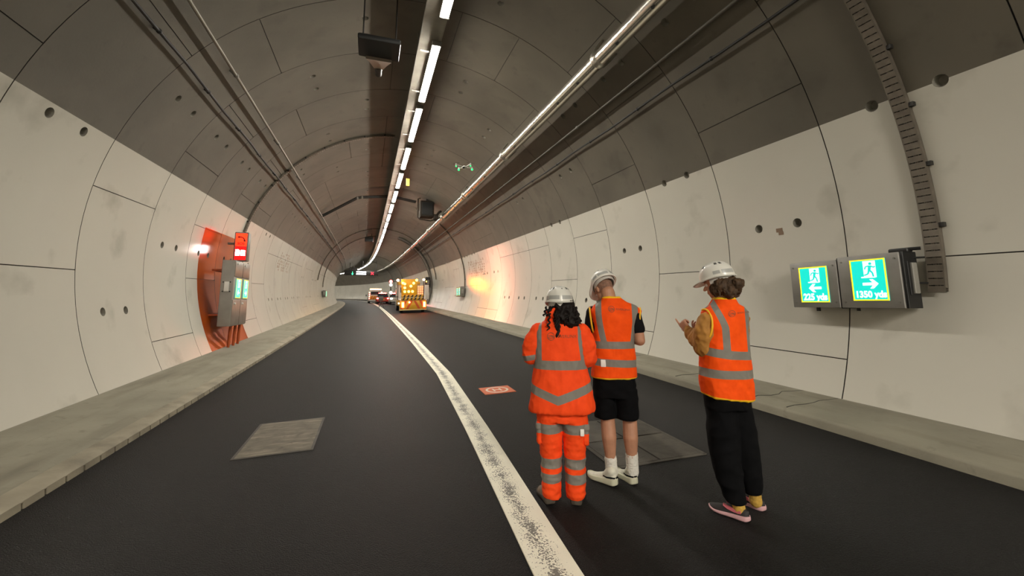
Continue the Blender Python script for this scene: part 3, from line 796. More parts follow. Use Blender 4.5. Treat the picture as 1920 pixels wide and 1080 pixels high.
def wheels(t, xs, ys, r=.38, w=.24):
    for y in ys:
        for x in xs:
            mb = MB(); q = 1 if x > 0 else -1
            mb.tube([(x - w/2, y, r), (x - w*.4, y, r), (x + w*.4, y, r), (x + w/2, y, r)], [r*.86, r, r, r*.86], 22); o = mb.build('wheel', rubber, t)
            mb = MB(); mb.tube([(x + q*w*.45, y, r), (x + q*(w*.5 + .015), y, r)], [r*.58, r*.45], 16); mb.build('hub', steel, o)
def lamp(t, nm, c, r, m, d=.05, housing=True):
    o = None
    if housing:
        mb = MB(); mb.tube([(c[0], c[1] + .04, c[2]), (c[0], c[1] - .01, c[2])], r*1.25, 14); o = mb.build(nm, blk, t)
    mb = MB(); mb.ell((c[0], c[1] - .01, c[2]), (r, d, r), n=14, k=8); mb.build('lens' if o else nm, m, o or t)
def qbox(t, nm, c, d, m, b=.02): mb = MB(); mb.bbox(c, d, b); return mb.build(nm, m, t)
s = 33.0; t = thing('maintenance_truck', 'yellow maintenance truck with chevron tail and a lit arrow board at the kerb', 'truck', W(s, 2.28, roadz(2.28)), heading(s)); road_tilt(t)
qbox(t, 'chassis', (0, 2.7, .55), (1.0, 5.0, .22), dark_metal); qbox(t, 'load_bed', (0, 1.85, .98), (1.95, 3.4, .10), body_w)
qbox(t, 'side_skirt', (-.97, 1.9, .72), (.06, 3.0, .42), yel); qbox(t, 'side_skirt', (.97, 1.9, .72), (.06, 3.0, .42), yel)
mb = MB()                                          # cab
prof = [(3.75, .5), (5.3, .5), (5.42, 1.05), (5.25, 1.45), (4.75, 2.15), (3.75, 2.2)]
mb.prism(prof, -.95, .95, lambda u, v, d: (d, u, v)); cab = mb.build('cab', body_w, t, smooth=20)
qbox(cab, 'rear_window', (0, 3.74, 1.75), (1.3, .02, .45), glass_d, .005); qbox(cab, 'side_window', (-.955, 4.45, 1.7), (.02, .75, .5), glass_d, .005); qbox(cab, 'side_window', (.955, 4.45, 1.7), (.02, .75, .5), glass_d, .005)
wheels(t, (-.82, .82), (.95, 4.6))
tail = qbox(t, 'tail_board', (0, .02, .60), (2.0, .10, .68), yel, .03)
mb = MB(); FR = lambda u, v, d: (u, -.03 - d, v)
for sx in (-1, 1):
    for x0 in (.0, .42): mb.prism([(sx*(x0 + .02), .92), (sx*(x0 + .20), .92), (sx*(x0 + .54), .30), (sx*(x0 + .36), .30)], 0, .008, FR)
mb.build('chevron', chev, tail, keep=True)
mb = MB(); mb.bbox((0, .02, .235), (2.02, .12, .07), .01); mb.build('bumper_edge', mat('bumper_cream', (.75, .55, .22), .4), tail)
for x in (-.76, .84):
    o = qbox(t, 'tail_lamp', (x, -.05, .62), (.20, .06, .42), tail_mat, .03); qbox(o, 'lamp_core', (x, -.085, .62), (.08, .02, .30), tail_core, .01)
lamp(t, 'side_lamp', (-1.06, .02, .74), .06, tail_core); lamp(t, 'number_lamp', (-.28, -.05, .80), .05, beacon_mat, housing=False)
for z, ph in ((1.06, 0), (1.26, 1)):
    o = qbox(t, 'striped_beam', (-.03, -.02, z), (1.7, .08, .17), yel, .01)
    mb = MB()
    for i in range(6):
        x = -.82 + i*.29 + ph*.06; mb.prism([(x, z - .085), (x + .12, z - .085), (x + .22, z + .085), (x + .10, z + .085)], 0, .006, lambda u, v, d: (min(u, .80), -.062 - d, v))
    mb.build('stripe', blk, o, keep=True)
bd = qbox(t, 'arrow_board', (-.28, .06, 1.95), (1.18, .08, 1.20), board_m, .02)
mb = MB()
for x in (-.6, .1): mb.tube([(x, .15, 1.0), (x, .15, 2.4)], .04, 8)
mb.build('mast', dark_metal, t)
for cx, cz in ((-.76, 2.26), (-.62, 2.19), (-.62, 1.90), (-.62, 1.61), (-.33, 1.61), (-.05, 1.61), (-.17, 2.02), (.04, 2.24), (.26, 2.46)): lamp(bd, 'arrow_lamp', (cx, .01, cz), .098, amber_lamp)
o = qbox(t, 'warning_panel', (.55, .05, 1.70), (.46, .05, .74), mat('panel_cream', (.6, .45, .3), .4), .02)
mb = MB()
for i in range(3):
    for j in range(4): mb.box((.40 + i*.15, .02, 1.44 + j*.17), (.09, .02, .10), .0)
mb.build('lamp_grid', mat('lit_panel_orange', (.8, .2, .05), .3, emit=(1, .22, .08), strength=3), o, keep=True)
for x, z in ((-1.12, 2.48), (.82, 2.50)): 
    mb = MB(); mb.tube([(x, .2, 1.0), (x, .2, z - .05)], .03, 8); mb.build('beacon_post', dark_metal, t); lamp(t, 'beacon', (x, .16, z), .09, beacon_mat, .07)
mb = MB(); mb.tube([(-1.5, 2.6, 1.15), (-1.5, 2.6, 2.6)], .04, 8); mb.tube([(-1.5, 2.6, 1.2), (-.9, 2.6, 1.2)], .035, 8); mb.tube([(-1.5, 2.6, 2.45), (-.9, 2.6, 2.45)], .035, 8); mb.build('side_frame', dark_metal, t)
for z, m in ((2.45, red_lamp), (2.18, white_lamp), (1.55, white_lamp)): lamp(t, 'marker_lamp', (-1.5, 2.52, z), .12, m)
qbox(t, 'tool_locker', (1.10, .5, 1.55), (.26, .5, 1.1), body_w, .03)
def lamp_light(name, parent, kind, loc, energy, col, size, aim=None, angle=60):
    ld = bpy.data.lights.new(name, kind); ld.energy = energy; ld.color = col; ld.shadow_soft_size = size
    o = bpy.data.objects.new(name, ld); COL.objects.link(o); o.parent = parent; o.location = loc
    if kind == 'SPOT':
        ld.spot_size = radians(angle); ld.spot_blend = .35
        o.rotation_euler = (Vector(aim) - Vector(loc)).to_track_quat('-Z', 'Y').to_euler()
    return o
lamp_light('amber_work_lamp', t, 'SPOT', (1.0, -.12, 2.35), 150, (1, .15, .0), .05, (2.86, -7.4, 2.45), 17)
lamp(t, 'work_lamp', (1.0, .0, 2.35), .045, amber_lamp)
lamp_light('beacon_light', t, 'POINT', (-1.12, -.05, 2.62), 100, (1, .33, .20), .08)
qbox(t, 'cab_guard', (0, 3.55, 2.3), (1.9, .06, .25), yel, .02); qbox(t, 'light_bar', (-.2, 4.2, 2.32), (1.2, .22, .14), mat('lit_bar_pink', (1, .5, .4), .3, emit=(1, .42, .32), strength=2.5), .03)

def van(label, s, X, w, h, L, bm):
    t = thing('warning_van', label, 'van', W(s, X, roadz(X)), heading(s))
    mb = MB(); mb.loft([[(x*w/2*k, y, z) for x, z in ((-1, .35), (1, .35), (1, 1.3), (.88, h), (-.88, h), (-1, 1.3))] for y, k in ((0, 1), (L*.62, 1), (L*.70, .98))]); mb.build('body', bm, t, smooth=25)
    mb = MB(); mb.loft([[(x*w/2, y, z) for x, z in ((-.97, .35), (.97, .35), (.97, zt), (-.97, zt))] for y, zt in ((L*.69, h*.98), (L*.80, 1.15), (L, .95))]); mb.build('bonnet', bm, t, smooth=25)
    qbox(t, 'rear_window', (0, -.01, 1.55), (w*.72, .03, .45), glass_d, .01)
    lb = qbox(t, 'light_bar', (0, .12, h + .09), (w*.86, .22, .17), mat('lit_bar_amber', (1, .6, .2), .3, emit=(1, .55, .14), strength=16), .04)
    o = qbox(t, 'rear_panel', (0, -.02, .85), (w*.9, .03, .55), yel, .01); mb = MB()
    for sx in (-1, 1):
        for x0 in (0, .36): mb.prism([(sx*x0, 1.1), (sx*(x0 + .18), 1.1), (sx*(x0 + .42), .6), (sx*(x0 + .24), .6)], 0, .006, lambda u, v, d: (u, -.036 - d, v))
    mb.build('chevron', chev, o, keep=True)
    for sx in (-1, 1):
        for z in (.75, 1.05, 1.35, 1.65): lamp(t, 'tail_lamp', (sx*w*.46, -.02, z), .085, red_lamp if z in (.75, 1.35) else tail_core, housing=False)
    wheels(t, (-w*.42, w*.42), (.8, L*.8), .34, .2)
    mb = MB(); mb.bbox((-w*.62, L*.68, 1.25), (.16, .1, .28), .03); mb.bbox((w*.62, L*.68, 1.25), (.16, .1, .28), .03); mb.build('mirror', black_plastic, t)
    return t
van('white van with an amber light bar and red rear lamps far down the right lane', 68, .75, 1.95, 2.05, 5.2, body_w)
def car(label, s, X, w, h, L, bm, glow):
    t = thing('car', label, 'car', W(s, X, roadz(X)), heading(s))
    mb = MB()
    st = [(0, .38, .80, .92), (.15, .32, .95, 1), (L*.3, .3, .98, 1), (L*.72, .3, .92, 1), (L*.95, .34, .78, .95), (L, .4, .66, .85)]
    mb.loft([[(x*w/2*k, y, z) for x, z in ((-.9, z0), (.9, z0), (1, z0 + .15), (.97, z1 - .08), (.86, z1), (-.86, z1), (-.97, z1 - .08), (-1, z0 + .15))] for y, z0, z1, k in st]); mb.build('body', bm, t, smooth=40)
    mb = MB(); mb.loft([[(x*w/2, y, z) for x, z in ((-.86, .9), (.86, .9), (.7 if zt > 1 else .86, zt), (-.7 if zt > 1 else -.86, zt))] for y, zt in ((.12, .95), (.55, h), (L*.5, h), (L*.72, .93))]); mb.build('cabin', glass_d, t, smooth=20)
    mb = MB(); mb.bbox((0, L*.33, h), (w*.68, L*.24, .04), .02); mb.build('roof', bm, t)
    for sx in (-1, 1): 
        o = qbox(t, 'tail_lamp', (sx*w*.40, .0, .78), (.30, .08, .17), glow, .03)
    qbox(t, 'number_plate', (0, -.01, .62), (.5, .03, .12), yel, .005)
    lb = qbox(t, 'light_bar', (0, L*.33, h + .08), (w*.6, .2, .12), red_lamp, .03)
    wheels(t, (-w*.42, w*.42), (.7, L*.8), .33, .2)
    return t
car('red and silver car with red lights in front of the far van', 61.5, 1.42, 1.75, 1.45, 4.2, body_red, red_lamp)
car('small pale car with bright tail lamps tucked beside the truck', 56.8, 2.85, 1.7, 1.4, 4.0, body_w, white_lamp)
t = thing('sign_stand', 'thin legged grey stand on the road left of the truck', 'stand', W(47.5, .45, roadz(.45)), heading(47.5))
mb = MB()
for a in (0, 2.1, 4.2): mb.tube([(.35*cos(a), .35*sin(a), .0), (0, 0, .75)], .025, 8)
mb.build('legs', dull_metal, t); qbox(t, 'panel', (0, -.03, .95), (.5, .03, .45), mat('stand_panel', (.16, .14, .12), .5), .01)

# ------------------------------------------------------------------ people
hivis_pink = (1.0, .075, .012); silver = (.215, .198, .172); yellow_trim = (.92, .52, .02)
jacket_m = banded('hi_vis_jacket_cloth', hivis_pink, [('band', silver, .45, 0)])
vest_m = banded('hi_vis_vest_cloth', (1.0, .085, .004), [('band', silver, .45, 0), ('trim', yellow_trim, .6, 0)])
skin_m = mat('skin', (.52, .27, .17), .55, 0, (18, .10)); skin_tan = mat('tan_skin', (.46, .225, .135), .55, 0, (18, .10))
black_cloth = mat('black_cloth', (.0035, .0035, .0042), .9, 0, (20, .2), spec=.12); black_tee = mat('black_tshirt', (.006, .006, .007), .85, 0, (20, .2), spec=.15)
mustard = mat('mustard_cloth', (.42, .19, .035), .8, 0, (10, .15), (80, .3, .003)); mustard_sock = mat('mustard_sock', (.50, .30, .05), .85, 0, (60, .2))
sock_white = mat('white_sock', (.72, .69, .62), .85, 0, (50, .08), (160, .3, .002))
helmet_m = mat('helmet_white', (.74, .72, .66), .28, 0, (6, .03)); helmet_strip = mat('helmet_reflective', (.40, .40, .38), .35); vent_m = mat('helmet_vent_dark', (.08, .08, .075), .6)
strap_m = mat('helmet_strap', (.55, .52, .48), .7); hair_black = mat('black_hair', (.009, .006, .005), .62, 0, (40, .4), (90, .6, .004), spec=.2); hair_brown = mat('brown_hair', (.060, .034, .018), .6, 0, (30, .5), (80, .7, .005), spec=.25)
logo_m = mat('logo_grey_print', (.30, .075, .03), .8)
boot_m = mat('boot_brown', (.17, .115, .075), .7, 0, (20, .2)); boot_sole = mat('boot_sole', (.07, .055, .04), .8)
shoe_white = mat('shoe_cream', (.68, .66, .55), .6, 0, (25, .08)); sole_cream = mat('sole_cream', (.55, .54, .40), .6); shoe_black = mat('shoe_black_mesh', (.02, .017, .017), .7); sole_pink = mat('sole_pink', (.62, .36, .38), .55); pink_flash = mat('pink_flash', (.60, .14, .17), .5); sole_white = mat('sole_white', (.70, .62, .58), .55)
eye_m = mat('eye_white', (.8, .78, .75), .2)

def eloft(mb, rows, n=28, p=2.0):
    rings = []
    for cx, cy, z, rx, ry in rows:
        rings.append([(cx + rx*abs(cos(t))**(2/p)*(1 if cos(t) >= 0 else -1), cy + ry*abs(sin(t))**(2/p)*(1 if sin(t) >= 0 else -1), z) for t in (2*pi*i/n for i in range(n))])
    return mb.loft(rings)
def eloft_rot(mb, rows, yaw, n=28, p=2.3):        # rows in body axes about (cx,cy), turned by yaw
    c, s = cos(yaw), sin(yaw); rings = []
    for cx, cy, z, rx, ry in rows:
        r = []
        for i in range(n):
            t = 2*pi*i/n; x = rx*abs(cos(t))**(2/p)*(1 if cos(t) >= 0 else -1); y = ry*abs(sin(t))**(2/p)*(1 if sin(t) >= 0 else -1)
            r.append((cx + x*c - y*s, cy + x*s + y*c, z))
        rings.append(r)
    return mb.loft(rings)
def hand(mb, wrist, d, n, thumb=1, curls=(.35, .4, .45, .5), sc=1.0):
    d = Vector(d).normalized(); n = Vector(n); n = (n - d*n.dot(d)).normalized(); t = d.cross(n); w = Vector(wrist)
    kn = [w + d*(.088, .092, .088, .080)[i]*sc + t*thumb*(.030, .010, -.010, -.029)[i]*sc for i in range(4)]
    for i in range(4): mb.cap(w + t*thumb*(.016, .006, -.006, -.016)[i]*sc, kn[i], .0155*sc, .0125*sc)
    for i in range(4):
        L = (.074, .082, .076, .060)[i]*sc; p = kn[i]; a = 0
        for j, fr in enumerate((.44, .31, .25)):
            a += curls[i]*(1, 1.15, .8)[j]
            q = p + (d*cos(a) + n*sin(a))*L*fr
            mb.cap(p, q, (.0098, .0090, .0082)[j]*sc, (.0090, .0082, .0072)[j]*sc, 10); p = q
    b = w + d*.028*sc + t*thumb*.026*sc; td = (d*.62 + t*thumb*.62 + n*.42).normalized()
    m1 = b + td*.040*sc; td2 = (td + d*.45 + n*.15).normalized(); m2 = m1 + td2*.033*sc
    mb.cap(w + t*thumb*.01, b, .016*sc, .0155*sc); mb.cap(b, m1, .0140*sc, .0108*sc); mb.cap(m1, m2, .0108*sc, .0085*sc)
def head(mb, c, Q, neck_to, nr=.056):
    c = Vector(c); L = lambda *p: c + Q @ Vector(p)
    mb.ell(L(0, -.012, .025), (.074, .094, .092), Q, 24, 16); mb.ell(L(0, .025, -.045), (.060, .066, .072), Q, 20, 12); mb.ell(L(0, .05, -.085), (.034, .030, .026), Q, 14, 8)
    mb.cap(L(0, .084, .012), L(0, .108, -.022), .009, .014, 10); mb.cap(L(-.025, .082, -.056), L(.025, .082, -.056), .008, .008, 8); mb.cap(L(-.036, .078, .028), L(.036, .078, .028), .011, .011, 8)
    for sx in (-1, 1): mb.ell(L(sx*.076, -.012, -.012), (.010, .020, .032), Q @ Matrix.Rotation(sx*.35, 3, 'Z'), 12, 8)
    mb.cap(L(0, -.03, -.06), neck_to, nr, nr*1.12)
def eyes(parent, c, Q):
    for sx in (-1, 1):
        mb = MB(); mb.ell(Vector(c) + Q @ Vector((sx*.031, .072, .006)), .013, n=12, k=8); mb.build('eye', eye_m, parent)
def helmet(parent, c, Q, k=1.0, strap_drop=.045):
    c = Vector(c); T = lambda x, y, z: tuple(c + Q @ (Vector((x, y, z))*k))
    RX, RY, RZ = .112, .138, .128; NA, NE = 56, 16
    def surf(az, e, off=0):
        x, y = sin(az), cos(az); ce, se = cos(e)**.78, sin(e)**.92
        front = max(0, y)**3; back = max(0, -y)
        ridge = .0045*max(0, 1 - abs(abs(x*ce*RX) - .030)/.012)*se + .003*max(0, 1 - abs(x*ce*RX)/.02)*se
        px, py, pz = x*RX*ce, y*RY*ce, RZ*se
        nrm = Vector((px/RX**2, py/RY**2, pz/RZ**2)).normalized()
        z0 = -.012*back**2 - .004*front
        p = Vector((px, py, pz + z0*(1 - se))) + nrm*(ridge + off)
        return p
    mb = MB(); rings = []
    for i in range(NE):                            # outside, bottom lip first
        e = (pi/2*.985)*i/(NE - 1)
        ring = []
        for j in range(NA):
            az = 2*pi*j/NA; p = surf(az, e)
            ring.append(T(*p))
        rings.append(ring)
    lip = []
    for dz, dr, br in ((-.004, -.012, .0), (-.012, .004, .052), (-.004, .010, .058)):
        ring = []
        for j in range(NA):
            az = 2*pi*j/NA; p = surf(az, 0); f = max(0, cos(az))**2.2; r = hypot(p.x, p.y); q = (r + dr + br*f)/r
            ring.append(T(p.x*q, p.y*q, p.z + dz - .020*f*(1 if br else 0)))
        lip.append(ring)
    inner = []
    for e, sc in ((.0, .93), (.6, .93), (1.2, .93), (1.54, .93)):
        inner.append([T(*(surf(2*pi*j/NA, e)*sc)) for j in range(NA)])
    mb.loft(list(reversed(inner)) + lip[:1] + lip[1:] + rings, caps=True)
    sh = mb.build('helmet', helmet_m, parent, smooth=45)
    def patch(nm, m, az0, az1, e0, e1, off, n=8, ne=3):
        b = MB(); o = []
        for i in range(ne + 1):
            e = e0 + (e1 - e0)*i/ne; o.append([T(*surf(az0 + (az1 - az0)*j/n, e, off)) for j in range(n + 1)])
        inn = []
        for i in range(ne, -1, -1):
            e = e0 + (e1 - e0)*i/ne; inn.append([T(*surf(az0 + (az1 - az0)*j/n, e, -.003)) for j in range(n + 1)])
        b.loft(o + inn + [o[0]], closed=False); b.build(nm, m, sh, smooth=40)
    for sx in (-1, 1):
        patch('reflective_strip', helmet_strip, pi + sx*.10, pi + sx*.95, .10, .32, .0015); patch('reflective_strip', helmet_strip, pi + sx*1.05, pi + sx*1.45, .10, .30, .0015)
        for a in (.62, 1.0): patch('vent', vent_m, pi + sx*a, pi + sx*(a + .22), .80, 1.02, .0012, 3, 2)
        patch('vent', vent_m, sx*.75, sx*1.05, .75, .98, .0012, 3, 2)
    patch('badge', vent_m, pi - .22, pi - .12, .80, .90, .0012, 3, 2)
    mb = MB(); mb.loft([[T(r*sin(pi + a), RY/RX*r*cos(pi + a), z) for a in [(-1.9 + 3.8*i/24) for i in range(25)]] for r, z in ((.094, -.002), (.092, -strap_drop), (.086, -strap_drop), (.088, -.002), (.094, -.002))], closed=False)
    mb.build('headband', strap_m, sh, smooth=40)
    return sh
def shoe(parent, heel, yaw, L, mats, nm='shoe', k=1.0, flash=None, boot=0, collar=.075, heel_h=.040):
    """heel: ground point under the heel; yaw: direction of the toe from +y, positive to the left"""
    f = Vector((-sin(yaw), cos(yaw), 0)); r = Vector((cos(yaw), sin(yaw), 0)); h = Vector(heel)
    P = lambda x, y, z: tuple(h + r*x + f*y + Vector((0, 0, z)))
    up, so = mats
    TT = (0, .02, .06, .12, .25, .40, .55, .68, .80, .90, .96, 1.0)
    OT = (.004, .018, .028, .032, .033, .032, .037, .042, .041, .033, .022, .004)
    outline = lambda t: float(np.interp(t, TT, OT))*k
    top = lambda t: float(np.interp(t, (0, .04, .12, .25, .40, .55, .7, .85, .95, 1), (.070, collar + .005, collar + .012, collar + .012, .085, .070, .056, .048, .042, .034)))
    mb = MB(); rings = []
    for i in range(23):
        t = i/22; w = max(.003, outline(t)*.96); y = t*L; zt = top(t)
        rings.append([P(w*(cos(a) if sin(a) < 0 else math.copysign(abs(cos(a))**.8, cos(a)) * (1 - .22*sin(a))), y, .012 + (zt - .012)*max(0, sin(a))**.8 if sin(a) > 0 else .012) for a in [2*pi*j/20 for j in range(20)]])
    mb.loft(rings)
    if boot: mb.cap(P(0, .30*L, .07), P(0, .17*L, .10 + boot), .038, .044)
    o = organic(nm, mb, .0045, up, parent, 3)
    mb = MB(); rings = []
    for i in range(23):
        t = i/22; w = max(.004, outline(t)*1.06 + .002); y = -.006 + t*(L + .010)
        lo = .020*max(0, (t - .72)/.28)**2 + .010*max(0, (.10 - t)/.10)**1.5; hi = heel_h - .016*min(1, t*1.3) + .012*max(0, (t - .85)/.15)
        rings.append([P(-w*.90, y, lo), P(w*.90, y, lo), P(w*.99, y, lo + .007), P(w*1.0, y, (lo + hi)/2), P(w*.95, y, hi), P(-w*.95, y, hi), P(-w, y, (lo + hi)/2), P(-w*.99, y, lo + .007)])
    mb.loft(rings); organic('sole', mb, .004, so, o, 3)
    if flash is not None:
        for sx in (-1, 1):
            mb = MB(); w = [(.16, .044, .062), (.32, .042, .060), (.48, .050, .070), (.58, .064, .078)] if flash is pink_flash else [(.02, .056, .066), (.10, .056, .067), (.24, .052, .062), (.38, .058, .064)]
            def side(t, z): return sx*(outline(t)*.96*(1 - .30*((z - .02)/max(.03, top(t)))**2) + .003)
            mb.loft([[P(side(t, z0), t*L, z0), P(side(t, z1), t*L, z1), P(side(t, z1) - sx*.012, t*L, z1), P(side(t, z0) - sx*.012, t*L, z0)] for t, z0, z1 in w]); mb.build('side_flash', flash, o, smooth=0)
    if flash is black_cloth:
        mb = MB(); mb.bbox(P(0, -.004, .066), (.030, .012, .008), .003, yaw); mb.build('heel_mark', flash, o)
    return o
def sock(parent, a, b, r0, r1, m):
    mb = MB(); mb.chain([a, (Vector(a) + Vector(b))/2, b], [r0, (r0 + r1)/2*.98, r1]); return organic('sock', mb, .005, m, parent, 3, wrinkle=[((40, 40, 60), .0025)])
def back_logo(garment, x, z, r, parent, txt='RIVERLINX', tw=.13, tilt=0.0, gap=.012):
    """round emblem and faint lettering printed on the back"""
    me = garment.data; bvh = BVHTree.FromPolygons([tuple(v.co) for v in me.vertices], [tuple(p.vertices) for p in me.polygons])
    def put(nm, v2, faces, m):
        vs = []
        for u, v in v2:
            hit = bvh.ray_cast(Vector((x + u*cos(tilt), -2, z + v + u*sin(tilt))), Vector((0, 1, 0)))
            p = hit[0] if hit[0] else Vector((x + u, -.14, z + v)); vs.append((p.x, p.y - .0035, p.z))
        mb = MB(); mb.add(vs, faces); return mb.build(nm, m, garment, smooth=0, keep=True)
    n = 28; v = []; f = []
    for rr in (r, r*.84): v += circle(0, 0, rr, n)
    f += [(i, (i + 1) % n, n + (i + 1) % n, n + i) for i in range(n)]
    o = len(v)
    for q, (yo, am) in enumerate(((-.42, .10), (-.12, .12), (.18, .10))):   # wave strokes inside the ring
        b = len(v)
        for i in range(11):
            u = -.74 + 1.48*i/10; lim = sqrt(max(0, .62 - u*u)); c = yo + am*sin(u*3.2 + q); c = max(-lim, min(lim, c)); th = .085
            v += [(u*r, (c - th)*r), (u*r, (c + th)*r)]
        f += [(b + 2*i, b + 2*i + 2, b + 2*i + 3, b + 2*i + 1) for i in range(10)]
    put('logo_emblem', v, f, logo_m)
    tv, tf = text_mesh(txt, .03, .0); w0 = min(p[0] for p in tv); wv = max(p[0] for p in tv) - w0; k = tw/wv
    put('logo_lettering', [((p[0] - w0)*k + r + gap, p[1]*k*1.0) for p in tv], tf, logo_m)
def person(label, s, X):
    b = W(s, X, roadz(X)); d = b - CAM; h = atan2(d.x, d.y)
    return thing('person', label, 'person', b, -h)
Rz = lambda a: Matrix.Rotation(a, 3, 'Z'); Rx = lambda a: Matrix.Rotation(a, 3, 'X'); Ry = lambda a: Matrix.Rotation(a, 3, 'Y')

# --- woman in full orange suit -------------------------------------------------------------
p = person('person in orange jacket and orange trousers with long dark curly hair, back turned', 3.17, .49)
Q = Rz(.10) @ Rx(-.28); hc = (-.02, .02, 1.475)
mb = MB(); head(mb, hc, Q, (-.03, -.01, 1.30), .05)
eloft(mb, [(-.02, 0, .62, .13, .09), (-.02, 0, .80, .15, .10), (-.02, 0, 1.0, .13, .09), (-.02, 0, 1.22, .15, .09), (-.02, 0, 1.33, .08, .06)])
for sx, el, wr in ((-1, (-.255, .0, 1.08), (-.10, .20, 1.10)), (1, (.20, .0, 1.07), (.05, .21, 1.12))):
    sh = (-.02 + sx*.165, 0, 1.27); mb.chain([sh, el, wr], [.05, .038, .026]); w = Vector(wr); hand(mb, wr, (-sx*.25, 1, .15), (0, .2, -1), sx*-1 if sx > 0 else 1)
for sx, ax in ((-1, -.105), (1, .085)): mb.chain([(-.02 + sx*.075, 0, .70), (ax, .02, .38), (ax, 0, .08), (ax, .10, .03)], [.085, .055, .04, .03])
body = organic('body', mb, .006, skin_m, p, 4); eyes(body, hc, Q)
mb = MB(); eloft(mb, [(-.015, 0, .672, .255, .175), (-.015, 0, .70, .256, .178), (-.015, 0, .85, .233, .165), (-.02, 0, 1.0, .205, .148), (-.02, 0, 1.12, .205, .140), (-.02, -.005, 1.22, .205, .128), (-.02, -.01, 1.28, .195, .112), (-.025, -.01, 1.325, .155, .092), (-.03, -.005, 1.36, .105, .078), (-.035, .0, 1.40, .080, .074), (-.04, .0, 1.435, .074, .072)], p=2.4)
def jband(c):
    d1 = abs(c.z - 1.028) - .034; d2 = abs(c.z - (.772 + .36*abs(c.x + .04)**1.0)) - .033
    d3 = max(abs(c.x - (-.185 if c.x < -.02 else .146 + .12*max(0, 1.22 - c.z))) - .024, 1.06 - c.z)
    return min(d1, d2, d3)
jk = organic('jacket', mb, .008, jacket_m, p, 5, {'band': jband}, [((7, 7, 3.2), .009), ((19, 19, 11), .0035)])
for sx, el, wr in ((-1, (-.252, -.01, 1.095), (-.115, .19, 1.10)), (1, (.196, -.01, 1.075), (.065, .20, 1.12))):
    sh = (-.02 + sx*.168, -.005, 1.262); mb = MB(); mb.chain([sh, (Vector(sh) + Vector(el))/2 + Vector((sx*.012, -.012, 0)), el, wr], [.072, .076, .070, .052])
    E_, W_ = Vector(el), Vector(wr)
    fld = lambda c, E_=E_, W_=W_, sx=sx: (abs(c.z - 1.072 - .16*(c.x + .26)) - .021) if sx < 0 else abs((c - E_).dot((W_ - E_).normalized()) - .10) - .026
    organic('sleeve', mb, .007, jacket_m, p, 4, {'band': fld}, [((11, 11, 13), .010), ((28, 28, 24), .004)])
mb = MB(); mb.tube([(-.04 + .078*cos(a), .0 + .076*sin(a), 1.425 + .012*sin(a*2)) for a in [2*pi*i/20 for i in range(21)]], .014, 8); mb.chain([(-.115, -.07, 1.375), (-.085, -.085, 1.42), (-.055, -.08, 1.455)], [.02, .024, .018]); organic('collar', mb, .006, banded('hi_vis_jacket_cloth', hivis_pink, []), p, 3)
mb = MB(); 
eloft(mb, [(-.01, 0, .60, .185, .13), (-.01, 0, .66, .19, .13), (-.01, 0, .76, .18, .12)], p=2.4)
PK = []
for cx in (-1, 1):
    o = -.012
    PK.append((o + cx*.176, .0, .50))
    rows = [(o + cx*.100, 0, .64, .095, .115), (o + cx*.100, 0, .55, .092, .11), (o + cx*.094, .005, .40, .082, .098), (o + cx*.092, .01, .30, .076, .09), (o + cx*.094, .0, .18, .072, .085), (o + cx*.092, -.005, .09, .068, .082), (o + cx*.092, .0, .035, .066, .085)]
    eloft(mb, rows)
def tband(c): return min(abs(c.z - .548) - .036, abs(c.z - .293) - .036, abs(c.z - .185) - .034)
tr = organic('trousers', mb, .008, jacket_m, p, 4, {'band': tband}, [((8, 8, 16), .008), ((24, 24, 34), .003)])
for q in PK:
    mb = MB(); mb.bbox(q, (.045, .15, .15), .012); mb.bbox((q[0], q[1], q[2] + .06), (.055, .16, .05), .010)
    organic('cargo_pocket', mb, .005, jacket_m, tr, 2, {'band': tband}, [((18, 18, 22), .004)])
m_ = mat('white_label', (.85, .83, .78), .5)
mb = MB(); mb.bbox((.135, -.118, .535), (.03, .012, .05), .003); mb.build('label_patch', m_, tr)
for cx, yw in ((-.104, .35), (.080, -.12)): shoe(p, (cx - .004, -.075, 0), yw, .27, (boot_m, boot_sole), 'boot', 1.22, None, .03, .09, .040)
helmet(p, (-.016, .012, 1.515), Rz(.10) @ Rx(-.10), .98, .05)
back_logo(jk, -.086, 1.245, .031, p, tw=.155)
mb = MB(); hr = random.Random(3)
mb.ell((.005, .0, 1.485), (.088, .095, .07)); mb.ell((.045, -.07, 1.425), (.070, .050, .070)); mb.ell((.075, -.078, 1.375), (.055, .045, .055)); mb.ell((-.03, -.06, 1.455), (.055, .045, .045)); mb.ell((.015, -.09, 1.40), (.045, .035, .05))
hair = organic('hair', mb, .006, hair_black, p, 2, wrinkle=[((26, 26, 20), .016), ((60, 60, 40), .007)])
def curl(x, y, z0, z1, amp, turns, r, ph, sway=0):
    n = 26; return [(x + sway*(i/n) + amp*(.4 + .6*i/n)*sin(ph + turns*2*pi*i/n), y + amp*.5*cos(ph + turns*2*pi*i/n), z0 + (z1 - z0)*i/n) for i in range(n + 1)]
for x, z1, sw in ((-.035, 1.185, .0), (-.045, 1.17, .012), (-.022, 1.20, -.01), (-.095, 1.29, -.012), (-.03, 1.23, .012)):
    mb = MB(); mb.tube(curl(x, -.128, 1.42, z1, .011, 3.2, .006, hr.random()*6, sw), [.008]*20 + [.007, .006, .006, .005, .005, .004, .003], 7); mb.build('hair_lock', hair_black, p, smooth=60)
